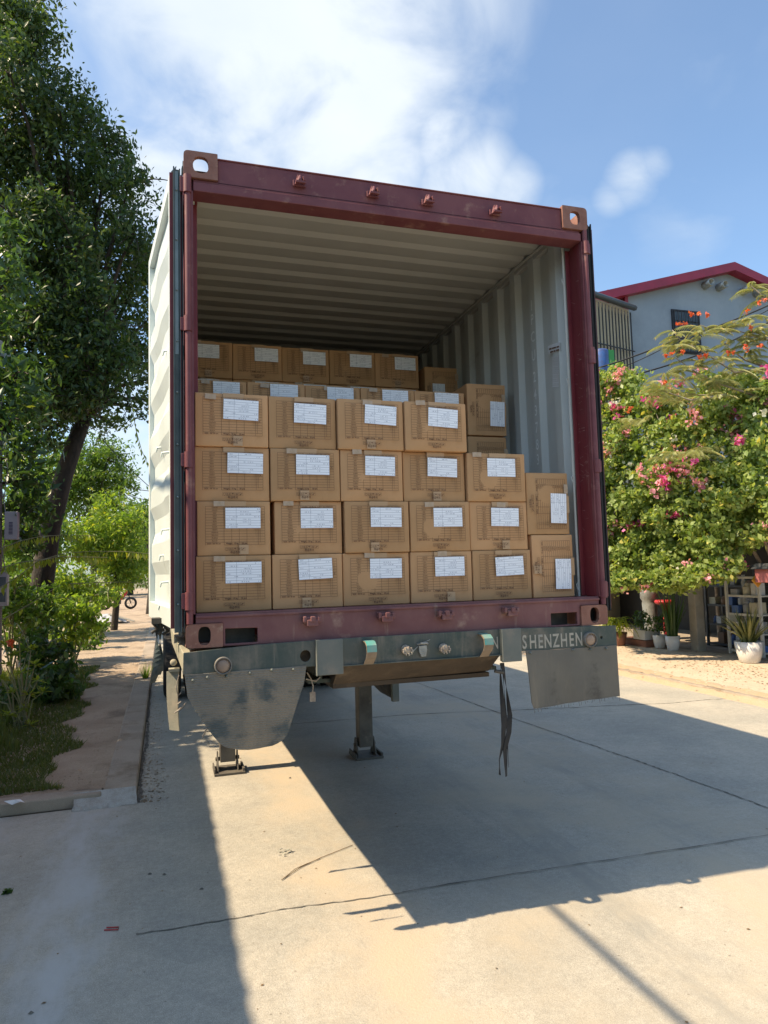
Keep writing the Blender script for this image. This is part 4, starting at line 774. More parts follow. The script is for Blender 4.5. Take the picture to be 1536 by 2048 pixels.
def carton(x, y, z, label, group, rot=False, sheet=(.15, .14), tilt=0, sx=1, sz=1, twhite=None, simple=False):
    i = cn[0]; cn[0] += 1
    o = bpy.data.objects.new('cardboard_box', None); col.objects.link(o); o.empty_display_size = .1; props(o, label, 'cardboard box', group)
    if rot: o.location = (x, y, z+CW*sx); o.rotation_euler = (0, math.pi/2, 0)
    else: o.location = (x, y, z)
    o.rotation_euler.z += rng.uniform(-.012, .012); o.location.y += rng.uniform(-.006, .010)
    o.scale = (sx, 1, sz)
    inst('box_body', bodies[i % 6], o); inst('printed_table', TBL, o, (rng.uniform(-.004, .004), 0, rng.uniform(-.003, .003)))
    inst('paper_sheet', SH[i % 3], o, (sheet[0], -.0150, sheet[1]), tilt)
    inst('packing_tape', TAPE, o)
    if twhite or (twhite is None and i % 3 != 1): inst('packing_tape', TAPEW, o, (rng.uniform(-.03, .12), 0, rng.uniform(-.008, .002)), rng.uniform(-.06, .06))
    if i % 2: inst('packing_tape', TAPEB, o, (rng.uniform(-.03, .05), 0, 0))
    inst('marker_cross', XM, o, (.338, 0, rng.uniform(.13, .19)))
    return o
ords = ['first', 'second', 'third', 'fourth', 'fifth']
rowsx = {1: [(.053, .446), (.451, .841), (.844, 1.238), (1.242, 1.625), (1.629, 2.015)],
         2: [(.060, .447), (.469, .848), (.857, 1.239), (1.245, 1.621), (1.624, 2.005)],
         3: [(.051, .446), (.449, .838), (.840, 1.211), (1.217, 1.607), (1.613, 1.998)],
         4: [(.053, .442), (.444, .824), (.827, 1.219), (1.223, 1.612)]}
sheets = {1: [(.148, .144, 0), (.142, .150, -.03), (.152, .146, .01), (.148, .146, .0), (.145, .136, -.03)],
          2: [(.146, .142, .0), (.146, .140, 0), (.150, .142, .01), (.146, .140, .0), (.136, .142, .02)],
          3: [(.165, .148, .02), (.138, .144, .01), (.148, .145, .02), (.146, .146, .03), (.128, .147, .01)],
          4: [(.145, .146, .03), (.140, .142, .03), (.152, .148, .05), (.138, .144, .05)]}
lev = [1.668, 1.962, 2.253, 2.545, 2.836]
rown = {1: 'bottom row of the front stack', 2: 'second row up of the front stack', 3: 'third row up of the front stack', 4: 'top row of the front stack'}
for r_ in (1, 2, 3, 4):
    for i, (xa, xb) in enumerate(rowsx[r_]):
        s = sheets[r_][i]; yy = .125+(.012 if (r_+i) % 3 == 0 else 0)-(.02 if r_ == 4 and i > 1 else 0)
        carton(xa, yy, lev[r_-1], f'brown carton, {ords[i]} from the left in the {rown[r_]}', 'front stack of cartons', sheet=(s[0], s[1]), tilt=s[2], sx=(xb-xa-.003)/CW, sz=(lev[r_]-lev[r_-1]-.002)/CH)
carton(2.024, .13, 1.668, 'upright carton turned on its side on the sill at the right wall, lower of two', 'front stack of cartons', True, sheet=(.150, .150), sx=.985, sz=.285/CH, tilt=.02)
carton(2.006, .135, 2.052, 'upright carton turned on its side at the right wall, upper of two', 'front stack of cartons', True, sheet=(.130, .158), sx=.985, sz=.290/CH, tilt=.03)
x = .062
for i in range(5):
    ww = (.355, .385, .385, .395, .385)[i]
    carton(x, .90, 2.828, f'taped carton top peeking over the front stack, {ords[i]} from the left', 'second stack of cartons', sheet=(.15, .168), sx=(ww-.004)/CW, twhite=True); x += ww
carton(1.988, .90, 2.812, 'upright sideways carton at the wall behind the front stack, white sheet in view', 'second stack of cartons', True, sheet=(.130, .165), sx=.98, sz=1.06, tilt=.03)
carton(1.988, .91, 2.426, 'sideways carton behind the right end of the front stack, only its top showing', 'second stack of cartons', True, sheet=(.150, .165), sx=.98, sz=1.06)
for k_, z in enumerate((3.095, 3.383)):
    x = .022
    for i in range(5):
        ww = .389
        nm = 'shaded carton in the topmost rear row' if k_ else 'half hidden carton just under the topmost rear row'
        carton(x, 1.82, z, f'{nm}, {ords[i]} from the left', 'rear stack of cartons', sheet=((.10 if i == 0 else .17), (.150 if k_ else .165)), sx=(ww-.004)/CW, sz=(.284)/CH, twhite=(i % 2 == 0)); x += ww
carton(2.02, 1.82, 3.20, 'dark upright carton turned on its side at the far right of the rear stack', 'rear stack of cartons', True, sheet=(.15, .06), sx=.98, sz=1.03)

# ================================================================== left side: pole, meter boxes, cables, shed
pl = thing('utility_pole', 'grey concrete utility pole at the left edge behind the leaves', 'pole', (-2.55, 8.1, 0))
m = MB(); m.tube([(-2.6, 8.1, 0), (-2.62, 8.1, 5.5)], [.19, .15], 14); m.build('post', M['pole'], pl)
m = MB()
for z in (4.9, 5.25): m.box(-2.75, -2.35, 8.02, 8.06, z, z+.05)
for z in (1.4, 2.2, 3.0): m.tube([(-2.40, 7.97, z), (-2.34, 7.93, z+.5), (-2.42, 7.95, z+1.0)], .008, 6)
m.build('bracket', M['steel'], pl)
def wallbox(u0, v0, u1, v1, Y, label, holes):
    A, B = Yp(u0, v0, Y), Yp(u1, v1, Y); o = thing('meter_box', label, 'meter box', (float((A[0]+B[0])/2), Y, float(B[2])))
    m = MB(); m.box(A[0], B[0], Y, Y+.14, B[2], A[2]); m.build('case', pmat('box_shell', (.40, .38, .38), (.33, .32, .32), 5, .5), o, bevel=.008)
    if holes == 'bars':
        m = MB()
        for q in range(9): z = A[2]-.17-q*.021; xx = A[0]+(B[0]-A[0])*.33; m.box(xx, xx+(B[0]-A[0])*.3, Y-.003, Y-.001, z, z+.012)
        m.build('printed_mark', pmat('blue_ink', (.03, .03, .09), None, 1, .6), o)
    else:
        m = MB()
        for t in (.25, .70): z = A[2]+(B[2]-A[2])*t; m.box(A[0]+.02, B[0]-.02, Y-.004, Y-.001, z-.09, z+.05)
        m.build('window', M['window'], o)
    return o
wallbox(9, 1023, 35, 1079, 7.85, 'pale meter box with dark printed bars, mounted on the concrete pole', 'bars')
wallbox(-14, 1144, 14, 1212, 7.85, 'grey meter box with two dark windows low on the pole, left edge', 'win')
def cable(name, label, pts, r_, sag=0, group=None):
    a, b = np.array(pts[0], float), np.array(pts[-1], float); P = []
    for k_ in range(len(pts)-1):
        p, q = np.array(pts[k_], float), np.array(pts[k_+1], float)
        for t in np.linspace(0, 1, 13)[:-1]: P.append(p+(q-p)*t-np.array([0, 0, sag*4*t*(1-t)]))
    P.append(b); o = MB().tube(P, r_, 8).build(name, M['cable'], None, loc=tuple(a)); return props(o, label, 'cable', group)
cable('overhead_cable', 'thick bundled cable leaving the concrete pole along the street', [(-2.5, 8.04, 5.28), (-2.42, -3.5, 5.06), (-2.4, -24, 5.3)], .021)
for i, (p0, p1) in enumerate((((205, 880), (345, 1012)), ((262, 975), (345, 978)), ((255, 990), (345, 1000)))):
    cable('overhead_cable', ('slanting thin wire in front of the sky gap beside the white door', 'upper level thin wire in the sky gap left of the white door', 'lower level thin wire in the sky gap left of the white door')[i], [Yp(*p0, 22), Yp(*p1, 22)], .012, .1)
sh = thing('roadside_shed', 'open corrugated steel canopy on posts beside the road, left of the camera', 'shed', (-4.6, -4.5, 0))
m = MB(); n = 231; y0, y1 = -13.0, 4.6; vs = []
for i in range(n+1):
    yy = y0+(y1-y0)*i/n; dz = .006*math.sin(i*math.pi/2.0+.4); ex = .010*(i % 14 == 0)
    for lz in (0, .005): vs += [(-3.14+ex, yy, 3.98+dz+lz), (-6.5, yy, 4.75+dz+lz)]
m.add(vs, [(4*i+a, 4*i+a+1, 4*i+a+5, 4*i+a+4) for i in range(n) for a in (0, 2)]); m.build('roof', M['metalroof'], sh, fixn=False)
for yy in (-12.5, -8, -3.5, .6, 4.4):
    m = MB(); m.box(-3.5, -3.4, yy-.05, yy+.05, 0, 4.04); m.build('post', M['steel'], sh); m = MB(); m.box(-6.4, -6.3, yy-.05, yy+.05, 0, 4.66); m.build('post', M['steel'], sh)
m = MB(); m.box(-6.6, -6.5, -13, 4.5, 0, 4.6); m.build('back_wall', M['pole'], sh)

# ================================================================== trees on the left
def trunk(m, pts, rs, n=10): m.tube([Vector(p) for p in pts], rs, n)
def limbs(m, base, targets, r0, r1=.02, wig=.25):
    for T in targets:
        a = np.array(base, float); b = np.array(T, float); P = []; d = np.linalg.norm(b-a)
        for t in np.linspace(0, 1, 6): P.append(a+(b-a)*t+np.array([0, 0, .12*d*math.sin(t*math.pi)])+rng.normal(0, wig*.12, 3)*math.sin(t*math.pi)*d*.3)
        m.tube(P, np.linspace(r0, r1, 6), 6)
def tree(name, label, base, trunk_pts, trunk_r, blobs, mat, leaf, dens, extra_limb_base=None, cat='tree', group=None, aspect=.42, rsub=.32, shell=.5, droop=.35, tmat=None, squash=(1, 1, 1)):
    o = thing(name, label, cat, tuple(map(float, base)), group=group)
    m = MB()
    if trunk_pts: trunk(m, trunk_pts, trunk_r)
    lb = extra_limb_base if extra_limb_base is not None else (trunk_pts[-1] if trunk_pts else base)
    limbs(m, lb, [b[0] for b in blobs], (trunk_r[-1] if trunk_pts else .03)*.6)
    for (P, r_) in blobs:
        Q = [np.array(P)+rng.normal(0, r_*.5, 3) for _ in range(5)]; limbs(m, P, Q, .035*min(1, r_), .008)
    m.build('trunk' if cat == 'tree' else 'stem', tmat or M['trunk'], o)
    C = []
    for (P, r_) in blobs:
        per = 26; nl = dens*r_*r_; C.append(clumps(P, r_, max(6, int(nl/per)), per, rsub, shell, squash))
    leafmesh('crown' if cat == 'tree' else 'foliage', mat, np.concatenate(C), leaf, o, aspect=aspect, droop=droop)
    return o
Y1 = 12.0
tp = [Yp(62, 1320, Y1), Yp(78, 1210, Y1), Yp(100, 1060, Y1), Yp(128, 950, Y1), Yp(150, 885, Y1), Yp(170, 835, Y1+.2)]
base = Yp(60, 1325, Y1); base[2] = 0; tp[0] = base
bl = [(20, 60, 80), (-60, 20, 110), (60, 150, 85), (10, 260, 110), (120, 215, 70), (175, 265, 62), (215, 310, 58), (130, 330, 85), (255, 375, 58), (190, 420, 90), (60, 400, 110), (-60, 300, 140), (270, 470, 52), (285, 560, 42),
      (215, 540, 85), (110, 520, 95), (20, 560, 100), (250, 640, 62), (170, 650, 80), (80, 680, 85), (0, 720, 85), (262, 730, 48), (200, 760, 50), (110, 790, 55), (30, 830, 60), (290, 800, 22), (-80, 500, 120), (-90, 760, 110), (60, 60, 60), (30, -60, 90), (280, 690, 40), (292, 760, 22), (262, 815, 26), (215, 845, 30), (150, 850, 34), (90, 870, 36), (60, 760, 50), (296, 640, 26), (288, 500, 40), (150, 720, 50), (240, 700, 40)]
bb = []
for i, (u, v, rp_) in enumerate(bl): bb.append(pblob(u, v, Y1+(-.9, .9, .2, -.4)[i % 4], rp_))
for (u, v, rp_) in ((110, 620, 62), (170, 600, 55), (215, 665, 50), (130, 700, 58), (60, 640, 60), (180, 745, 46), (110, 770, 50), (240, 735, 40), (150, 800, 40), (70, 820, 44), (205, 790, 34), (150, 500, 60), (40, 440, 70), (100, 420, 60), (20, 150, 70)): bb.append(pblob(u, v, Y1-1.6, rp_))
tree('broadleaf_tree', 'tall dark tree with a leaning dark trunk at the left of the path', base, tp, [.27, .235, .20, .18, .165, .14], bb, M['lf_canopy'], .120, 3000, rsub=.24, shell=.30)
# hanging branch ends in front of the sky gap
# tree beside the frame that shades kerb and path
tb = [((-4.9, 5.6, 3.9), 1.6), ((-5.0, 6.6, 4.0), 1.7), ((-5.9, 5.6, 5.2), 1.6), ((-4.3, 7.6, 3.5), 1.25), ((-4.1, 5.6, 2.8), 1.2), ((-4.2, 6.6, 3.0), 1.3), ((-4.0, 7.4, 2.6), 1.1), ((-4.6, 8.8, 3.6), 1.3), ((-6.2, 7.0, 4.0), 1.6), ((-5.4, 8.3, 4.2), 1.2)]
tb = [(np.array(a), b) for a, b in tb]
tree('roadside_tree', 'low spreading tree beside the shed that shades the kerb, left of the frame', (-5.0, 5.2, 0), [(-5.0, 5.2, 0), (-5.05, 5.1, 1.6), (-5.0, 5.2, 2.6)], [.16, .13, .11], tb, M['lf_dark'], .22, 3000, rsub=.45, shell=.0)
# sunlit trees along the path, each its own
far = [('feathery sunlit green tree right behind the leaning trunk', 24, [(165, 930, 60), (215, 920, 48), (120, 980, 55), (240, 965, 40), (180, 1000, 60)], 'lf_mid'),
       ('yellow green bushy tree above the red motorbike', 21, [(230, 1020, 48), (262, 1060, 42), (205, 1080, 55), (262, 1120, 42), (232, 1150, 38), (170, 1090, 50)], 'lf_bright'),
       ('green tree with the far sky gap on its right, behind the open white door', 30, [(285, 1030, 34), (305, 1070, 40), (300, 1130, 40)], 'lf_mid'),
       ('bright green tree left of the leaning trunk', 19, [(60, 990, 60), (30, 930, 50), (80, 1080, 55), (20, 1080, 60), (60, 1150, 55), (100, 930, 45)], 'lf_mid'),
       ('dark leaved tree hanging over the concrete pole at the left edge', 8.6, [(10, 860, 50), (45, 900, 38), (50, 960, 30), (48, 1020, 24), (20, 760, 60), (-10, 650, 60), (10, 560, 50), (40, 820, 50), (55, 1075, 20), (60, 1010, 22), (-20, 470, 60)], 'lf_dark')]
for lab, Yq, bls, mt in far:
    B = [pblob(u, v, Yq+rng.uniform(-.8, .8), rp_) for u, v, rp_ in bls]; gx = float(np.mean([b[0][0] for b in B])) if Yq > 9 else -3.9
    tree('path_tree', lab, (gx, Yq, 0), [(gx, Yq, 0), (gx+.1, Yq, 1.2), (gx+.05, Yq, 2.4)], [.12, .10, .08], B, M[mt], .16, 2400, group='trees along the path', rsub=.30, shell=.2, aspect=.34)
bush = [('dark dense bush filling the gap left of the big trunk', 11.5, [(20, 1150, 40), (50, 1195, 36), (10, 1230, 40), (90, 1240, 30), (40, 1260, 34), (100, 1200, 26)], 'lf_mid'),
        ('hedge like green mass far behind the leaning trunk', 20, [(70, 1180, 34), (110, 1170, 34), (150, 1185, 30), (90, 1215, 26), (130, 1215, 24), (30, 1190, 34), (180, 1200, 20), (60, 1145, 30)], 'lf_bright'),
        ('low dark bush at the left edge above the grass', 7.4, [(15, 1400, 30), (70, 1395, 28), (105, 1370, 26), (40, 1430, 24), (90, 1410, 20), (125, 1345, 22), (0, 1450, 24), (130, 1380, 14)], 'lf_dark'),
        ('bright leafy bush at the foot of the sunlit trees', 17, [(170, 1190, 44), (140, 1160, 40), (215, 1185, 34), (120, 1200, 40)], 'lf_bright'),
        ('light green bush spilling over the path edge', 12.5, [(150, 1250, 38), (175, 1265, 28), (120, 1270, 34), (185, 1235, 24), (130, 1225, 36)], 'lf_bright'),
        ('dark broad leaved bush in the shade of the big trunk', 9.5, [(95, 1290, 40), (60, 1300, 44), (120, 1315, 30), (70, 1345, 36), (115, 1350, 24)], 'lf_dark'),
        ('small bush in shade behind the meter boxes', 10.5, [(20, 1230, 40), (30, 1180, 36), (60, 1235, 34), (-10, 1180, 40)], 'lf_mid'),
        ('low undergrowth bush at the bend of the path', 15, [(190, 1275, 18), (205, 1262, 15), (170, 1290, 18)], 'lf_mid')]
for lab, Yq, bls, mt in bush:
    B = [pblob(u, v, Yq+rng.uniform(-.3, .3), rp_) for u, v, rp_ in bls]; gx = float(np.mean([b[0][0] for b in B]))
    tree('garden_bush', lab, (gx, Yq, .08), None, None, B, M[mt], .12, 2600, cat='bush', group='bushes beside the path', rsub=.16, shell=.2, tmat=M['twigm'], aspect=.5)
def rosette(o, P, n, ln, mat, wd=.22):
    pass
# near shrub with pointed leaves and a red flower
sb = thing('flowering_shrub', 'near shrub with pale pointed leaf rosettes and one red flower, left edge', 'bush', tuple(map(float, (-1.75, 5.9, .08))))
C = []; D = []
m = MB()
tips = [pblob(u, v, 5.9+rng.uniform(-.25, .25), 1)[0] for u, v in ((12, 1330), (45, 1345), (62, 1300), (25, 1385), (58, 1390), (15, 1430), (40, 1440), (8, 1290), (75, 1362), (30, 1310), (50, 1415), (70, 1330), (5, 1360), (20, 1470), (-15, 1400), (-20, 1330), (85, 1385), (60, 1450), (38, 1275))]
lm = MB()
for T in tips:
    m.tube([(-1.75+rng.uniform(-.1, .1), 5.9, .05), tuple(T*.5+np.array([-1.75, 5.9, .3])*.5), tuple(T)], [.012, .009, .005], 5)
    for q in range(16):
        a = rng.uniform(0, 6.28); el = rng.uniform(-.2, 1.0); d = np.array([math.cos(a)*math.cos(el), math.sin(a)*math.cos(el), math.sin(el)]); ln = rng.uniform(.08, .13)
        s_ = np.cross(d, [0, 0, 1]); s_ /= np.linalg.norm(s_)+1e-6; c = T+d*.01
        lm.add([c, c+d*ln*.45+s_*ln*.16, c+d*ln-np.array([0, 0, .02]), c+d*ln*.45-s_*ln*.16], [(0, 1, 2), (0, 2, 3)])
m.build('stem', M['twigm'], sb); lm.build('foliage', M['lf_yel'], sb, fixn=False)
P = Yp(21, 1285, 5.8); leafmesh('flower', M['fl_red'], P+rng.normal(0, .016, (60, 3)), .035, sb, aspect=.8)
# arching twigs with hanging leaflets
def arch(px, Y, label, lw=.0055, n=46, lsize=.115, tail=None):
    P = [Yp(u, v, Y) for u, v in px]; o = thing('arching_twig', label, 'branch', tuple(map(float, P[0])), group='arching twigs in front of the trees'); m = MB()
    Q = []
    for i in range(len(P)-1):
        for t in np.linspace(0, 1, 8)[:-1]: Q.append(P[i]+(P[i+1]-P[i])*t)
    Q.append(P[-1]); m.tube(Q, np.linspace(lw*1.5, lw*.5, len(Q)), 5); m.build('stem', M['twigm'], o)
    lm = MB()
    for i in range(n):
        t = (i+.5)/n*(len(Q)-1); k_ = int(t); c = Q[k_]+(Q[min(k_+1, len(Q)-1)]-Q[k_])*(t-k_); ln = lsize*rng.uniform(.7, 1.15)
        d = np.array([rng.normal(0, .25), rng.normal(0, .25), -1.0]); d /= np.linalg.norm(d); a = rng.uniform(0, 3.14); s_ = np.array([math.cos(a), math.sin(a), .1])
        lm.add([c, c+d*ln*.5+s_*ln*.2, c+d*ln, c+d*ln*.5-s_*ln*.2], [(0, 1, 2), (0, 2, 3)])
    lm.build('foliage', M['lf_yel'], o, fixn=False)
arch([(-30, 1115), (5, 1096), (40, 1082), (80, 1073), (130, 1070), (190, 1071)], 7.0, 'highest arching twig with hanging leaflets crossing the dark trunk')
arch([(-30, 1145), (40, 1125), (90, 1118), (130, 1106), (180, 1103), (250, 1103), (300, 1108)], 7.0, 'longest arching twig whose tip reaches the white door', n=70)
arch([(-10, 1182), (40, 1150), (75, 1122), (120, 1113), (175, 1114), (215, 1115)], 6.8, 'arching twig forking low below the longest twig')
arch([(140, 1168), (190, 1165), (250, 1164), (300, 1167)], 8.0, 'lowest arching twig just above the red motorbike', n=34)
arch([(0, 1242), (60, 1208), (120, 1170)], 6.5, 'bare slanting twig crossing the foot of the dark trunk', n=4)
# dark twig hanging by the door
arch([(262, 800), (272, 860), (283, 900), (297, 930)], 10, 'thin drooping twig with dark leaves in the sky gap beside the white door', n=18, lsize=.12)

# grass and litter
C = []
n = 26000; yy = 2.95+rng.uniform(0, 1, n)**1.3*8.5; edge = -.86-.05*yy+.10*np.sin(yy*3)+.07*np.sin(yy*7.3); xx = edge-np.abs(rng.normal(0, 1, n))*(.55+.12*yy)*.8
lm = MB(); h = rng.uniform(.02, .07, n)*(1+1.2*(xx < edge-.6)); a = rng.uniform(0, 6.28, n); wv = .004+.0008*yy
bx_ = np.stack([xx, yy, np.full(n, .082)], 1); s_ = np.stack([np.cos(a), np.sin(a), 0*a], 1)*wv[:, None]; tip = bx_+np.stack([rng.normal(0, .03, n), rng.normal(0, .03, n), h], 1)
V = np.stack([bx_-s_, bx_+s_, tip], 1).reshape(-1, 3)
me = bpy.data.meshes.new('grass'); me.from_pydata(V.tolist(), [], np.arange(3*n).reshape(-1, 3).tolist()); me.materials.append(M['grass']); o = bpy.data.objects.new('grass', me); col.objects.link(o)
props(o, 'short shaded grass between the dirt path and the bushes', 'grass', kind='stuff')
def scatter_litter(name, label, n, xf, yf_, zf, size):
    X = xf(n); Yv = yf_(n); C = np.stack([X, Yv, np.full(n, zf)+rng.uniform(.002, .01, n)], 1)
    o = leafmesh(name, M['deadleaf'], C, size, None, (0, 0, 0), droop=0, aspect=.6, flat=3.0); me = o.data
    co = np.empty(len(me.vertices)*3, np.float32); me.vertices.foreach_get('co', co); co = co.reshape(-1, 3); co[:, 2] = zf+.001+np.abs(co[:, 2]-zf)*.25; me.vertices.foreach_set('co', co.ravel()); me.update()
    return props(o, label, 'leaf litter', kind='stuff')
scatter_litter('leaf_litter', 'dry leaves and crumbs lying along the left gutter', 700, lambda n: -.30+np.abs(rng.normal(0, .10, n)), lambda n: 2.6+rng.uniform(0, 1, n)**1.4*9, .001, .028)
scatter_litter('leaf_litter', 'dry leaves scattered on the dirt path', 900, lambda n: rng.uniform(-1.8, -.5, n), lambda n: 2.95+rng.uniform(0, 1, n)**1.4*14, .105, .03)
scatter_litter('leaf_litter', 'dry leaves drifted at the shop edge of the brick pavement', 1500, lambda n: 9.3-np.abs(rng.normal(0, .9, n)), lambda n: rng.uniform(3.5, 11, n), .078, .04)
scatter_litter('leaf_litter', 'scattered specks and leaf crumbs on the concrete road', 260, lambda n: rng.uniform(-1.6, 5, n), lambda n: rng.uniform(-2.2, 6, n), .0005, .018)
def ob(m, name, mat, label, cat, loc, **k): return props(m.build(name, mat, None, loc=loc, **k), label, cat)
# twig, wire, paper on the road
P = [Zp(u, v, .006) for u, v in ((563, 1760), (600, 1735), (640, 1716), (705, 1690))]; P2 = [Zp(u, v, .006) for u, v in ((563, 1760), (590, 1738), (612, 1728), (640, 1717))]
m = MB(); m.tube([p+np.array([0, 0, .0]) for p in P], .0022, 5); m.tube(P2, .002, 5); ob(m, 'forked_stem', M['deadleaf'], 'long thin forked brown stem lying on the sunlit concrete', 'twig', tuple(P[0]))
c = Zp(567, 1707, .004); m = MB()
for q in range(16):
    p = c+np.array([rng.normal(0, .03), rng.normal(0, .02), rng.uniform(.0, .012)]); s = rng.uniform(.008, .02); a = rng.uniform(0, 6)
    m.add([p+np.array([s*math.cos(a+b), s*.6*math.sin(a+b), rng.uniform(0, .012)]) for b in (0, 1.5, 3, 4.5)], [(0, 1, 2, 3)])
ob(m, 'flattened_litter', pmat('grey_green_rubbish', (.45, .45, .38), (.13, .14, .10), 60, .8), 'flattened scrap of pale litter on the sunlit concrete', 'litter', tuple(c), fixn=False)
c = Zp(30, 1607, .10); m = MB(); vs = [c+np.array([math.cos(a)*r_, math.sin(a)*r_*.6, z]) for a, r_, z in ((0, .07, .0), (1, .06, .02), (2.2, .07, .012), (3.3, .08, .03), (4.4, .05, .0), (5.4, .065, .018))]+[c+np.array([0, 0, .03])]
m.add(vs, [(i, (i+1) % 6, 6) for i in range(6)]); ob(m, 'crumpled_paper', M['paper'], 'crumpled white paper lying on the kerb end by the grass', 'paper', tuple(c), fixn=False)
P = [Zp(u, v, .006) for u, v in ((208, 1860), (236, 1859), (237, 1854), (213, 1855))]; m = MB(); m.tube(P, .0035, 5); ob(m, 'plastic_clip', M['redplastic'], 'small folded red plastic strip on the shaded concrete', 'litter', tuple(P[0]))
c = Zp(9, 1788, .004); leafo = leafmesh('fallen_sprig', M['lf_dark'], c+np.abs(rng.normal(0, .015, (26, 3)))*np.array([1, 1, .4]), .04, None, tuple(c), aspect=.4); props(leafo, 'small dark green sprig lying on the concrete at the left edge', 'sprig')
for (u, v, lab) in ((300, 1748, 'two small dry leaf bits near the middle of the shaded concrete'), (328, 1749, 'curled dry leaf right of the two leaf bits'), (62, 2026, 'small dark stone near the bottom left'), (580, 1556, 'small dark stone on the lit strip below the mud flap'), (404, 1778, 'tiny flat dry leaf on the shaded concrete near the lit strip')):
    c = Zp(u, v, .003); m = MB(); s = .014; m.add([c+np.array([s*math.cos(a)*rng.uniform(.6, 1.3), s*math.sin(a)*.7, 0]) for a in (0, 1, 2, 3, 4, 5)]+[c+np.array([0, 0, .010])], [(i, (i+1) % 6, 6) for i in range(6)]); ob(m, 'ground_scrap', M['joint'], lab, 'litter', tuple(c), fixn=False)
# debris sheets and motorbike far along the path
c = Zp(218, 1245, .1); o = thing('rubbish_heap', 'heap of white sheeting and boards at the edge of the far path', 'rubbish', tuple(c))
m = MB(); n = 9; vs = [c+np.array([(i/n-.5)*1.3, (j/n-.5)*1.2, .30*math.exp(-((i/n-.5)**2+(j/n-.5)**2)*8)+rng.uniform(0, .10)]) for j in range(n+1) for i in range(n+1)]; m.add(vs, [(j*(n+1)+i, j*(n+1)+i+1, (j+1)*(n+1)+i+1, (j+1)*(n+1)+i) for j in range(n) for i in range(n)]); m.build('sheet', M['tarp'], o, fixn=False)
m = MB(); m.prism([c+np.array([.0, -.3, .3]), c+np.array([.9, -.6, .02]), c+np.array([.95, -.5, .04]), c+np.array([.05, -.2, .34])], (0, 0, .02)); m.build('board', M['column'], o)
c = Zp(236, 1219, .09); o = thing('parked_motorbike', 'small red motorbike parked under the trees at the far end of the path', 'motorbike', tuple(c))
for dx in (-.62, .62):
    m = MB(); m.lathe([(.20, -.06), (.31, -.06), (.31, .06), (.20, .06), (.20, -.06)], (c[0]+dx, c[1], c[2]+.31), 24, 'y'); wh = m.build('wheel', M['black'], o); m = MB()
    for q in range(6): a = q*math.pi/3; m.tube([(c[0]+dx, c[1], c[2]+.31), (c[0]+dx+.25*math.cos(a), c[1], c[2]+.31+.25*math.sin(a))], .01, 5)
    m.build('spoke', M['steel'], wh)
m = MB(); X, Y_, Z_ = c; m.prism([(X-.75, Y_-.09, Z_+.72), (X-.2, Y_-.09, Z_+.62), (X+.15, Y_-.09, Z_+.45), (X+.42, Y_-.09, Z_+.75), (X+.5, Y_-.09, Z_+.98), (X+.40, Y_-.09, Z_+.98), (X+.1, Y_-.09, Z_+.62), (X-.2, Y_-.09, Z_+.80), (X-.75, Y_-.09, Z_+.86)], (0, .18, 0)); m.build('fairing', M['redplastic'], o, bevel=.03)
m = MB(); m.box(X-.65, X-.05, Y_-.12, Y_+.12, Z_+.80, Z_+.90); m.build('saddle', M['black'], o, bevel=.03)
m = MB(); m.tube([(X+.42, Y_-.3, Z_+1.08), (X+.46, Y_, Z_+1.0), (X+.42, Y_+.3, Z_+1.08)], .018, 6); m.tube([(X+.46, Y_, Z_+1.0), (X+.62, Y_, Z_+.31)], .03, 6); m.build('handlebar', M['black'], o)
m = MB(); m.box(X-.2, X+.15, Y_-.1, Y_+.1, Z_+.28, Z_+.5); m.tube([(X-.05, Y_-.12, Z_+.25), (X-.8, Y_-.14, Z_+.3)], .035, 8); m.build('engine', M['darksteel'], o, bevel=.02)
# tuft in the gutter
c = np.array([-.42, 9.2, .1]); lm = MB()
for q in range(70):
    a = rng.uniform(0, 6.28); hh = rng.uniform(.12, .32); d = np.array([math.cos(a), math.sin(a), 0])*rng.uniform(.02, .15); s_ = np.array([-math.sin(a), math.cos(a), 0])*.007; b0 = c+d*.3
    lm.add([b0-s_, b0+s_, b0+d+np.array([0, 0, hh])], [(0, 1, 2)])
props(lm.build('grass_tuft', M['lf_bright'], None, loc=tuple(c), fixn=False), 'tuft of bright grass growing from the left kerb gap', 'grass tuft')
# far tree line
for i, (x, y, s, lab) in enumerate(((-12, 55, 6, 'distant tree mass far left behind the path'), (-3, 62, 5, 'distant tree closing the end of the path'), (5, 70, 6, 'distant tree hidden past the trailer end'))):
    B = [(np.array([x+rng.uniform(-3, 3), y+rng.uniform(-2, 2), s*.5+rng.uniform(0, s*.5)]), s*.5) for _ in range(5)]
    tree('distant_tree', lab, (x, y, 0), [(x, y, 0), (x, y, s*.5)], [.3, .2], B, M['lf_mid'], .5, 260, rsub=.8, shell=.3)

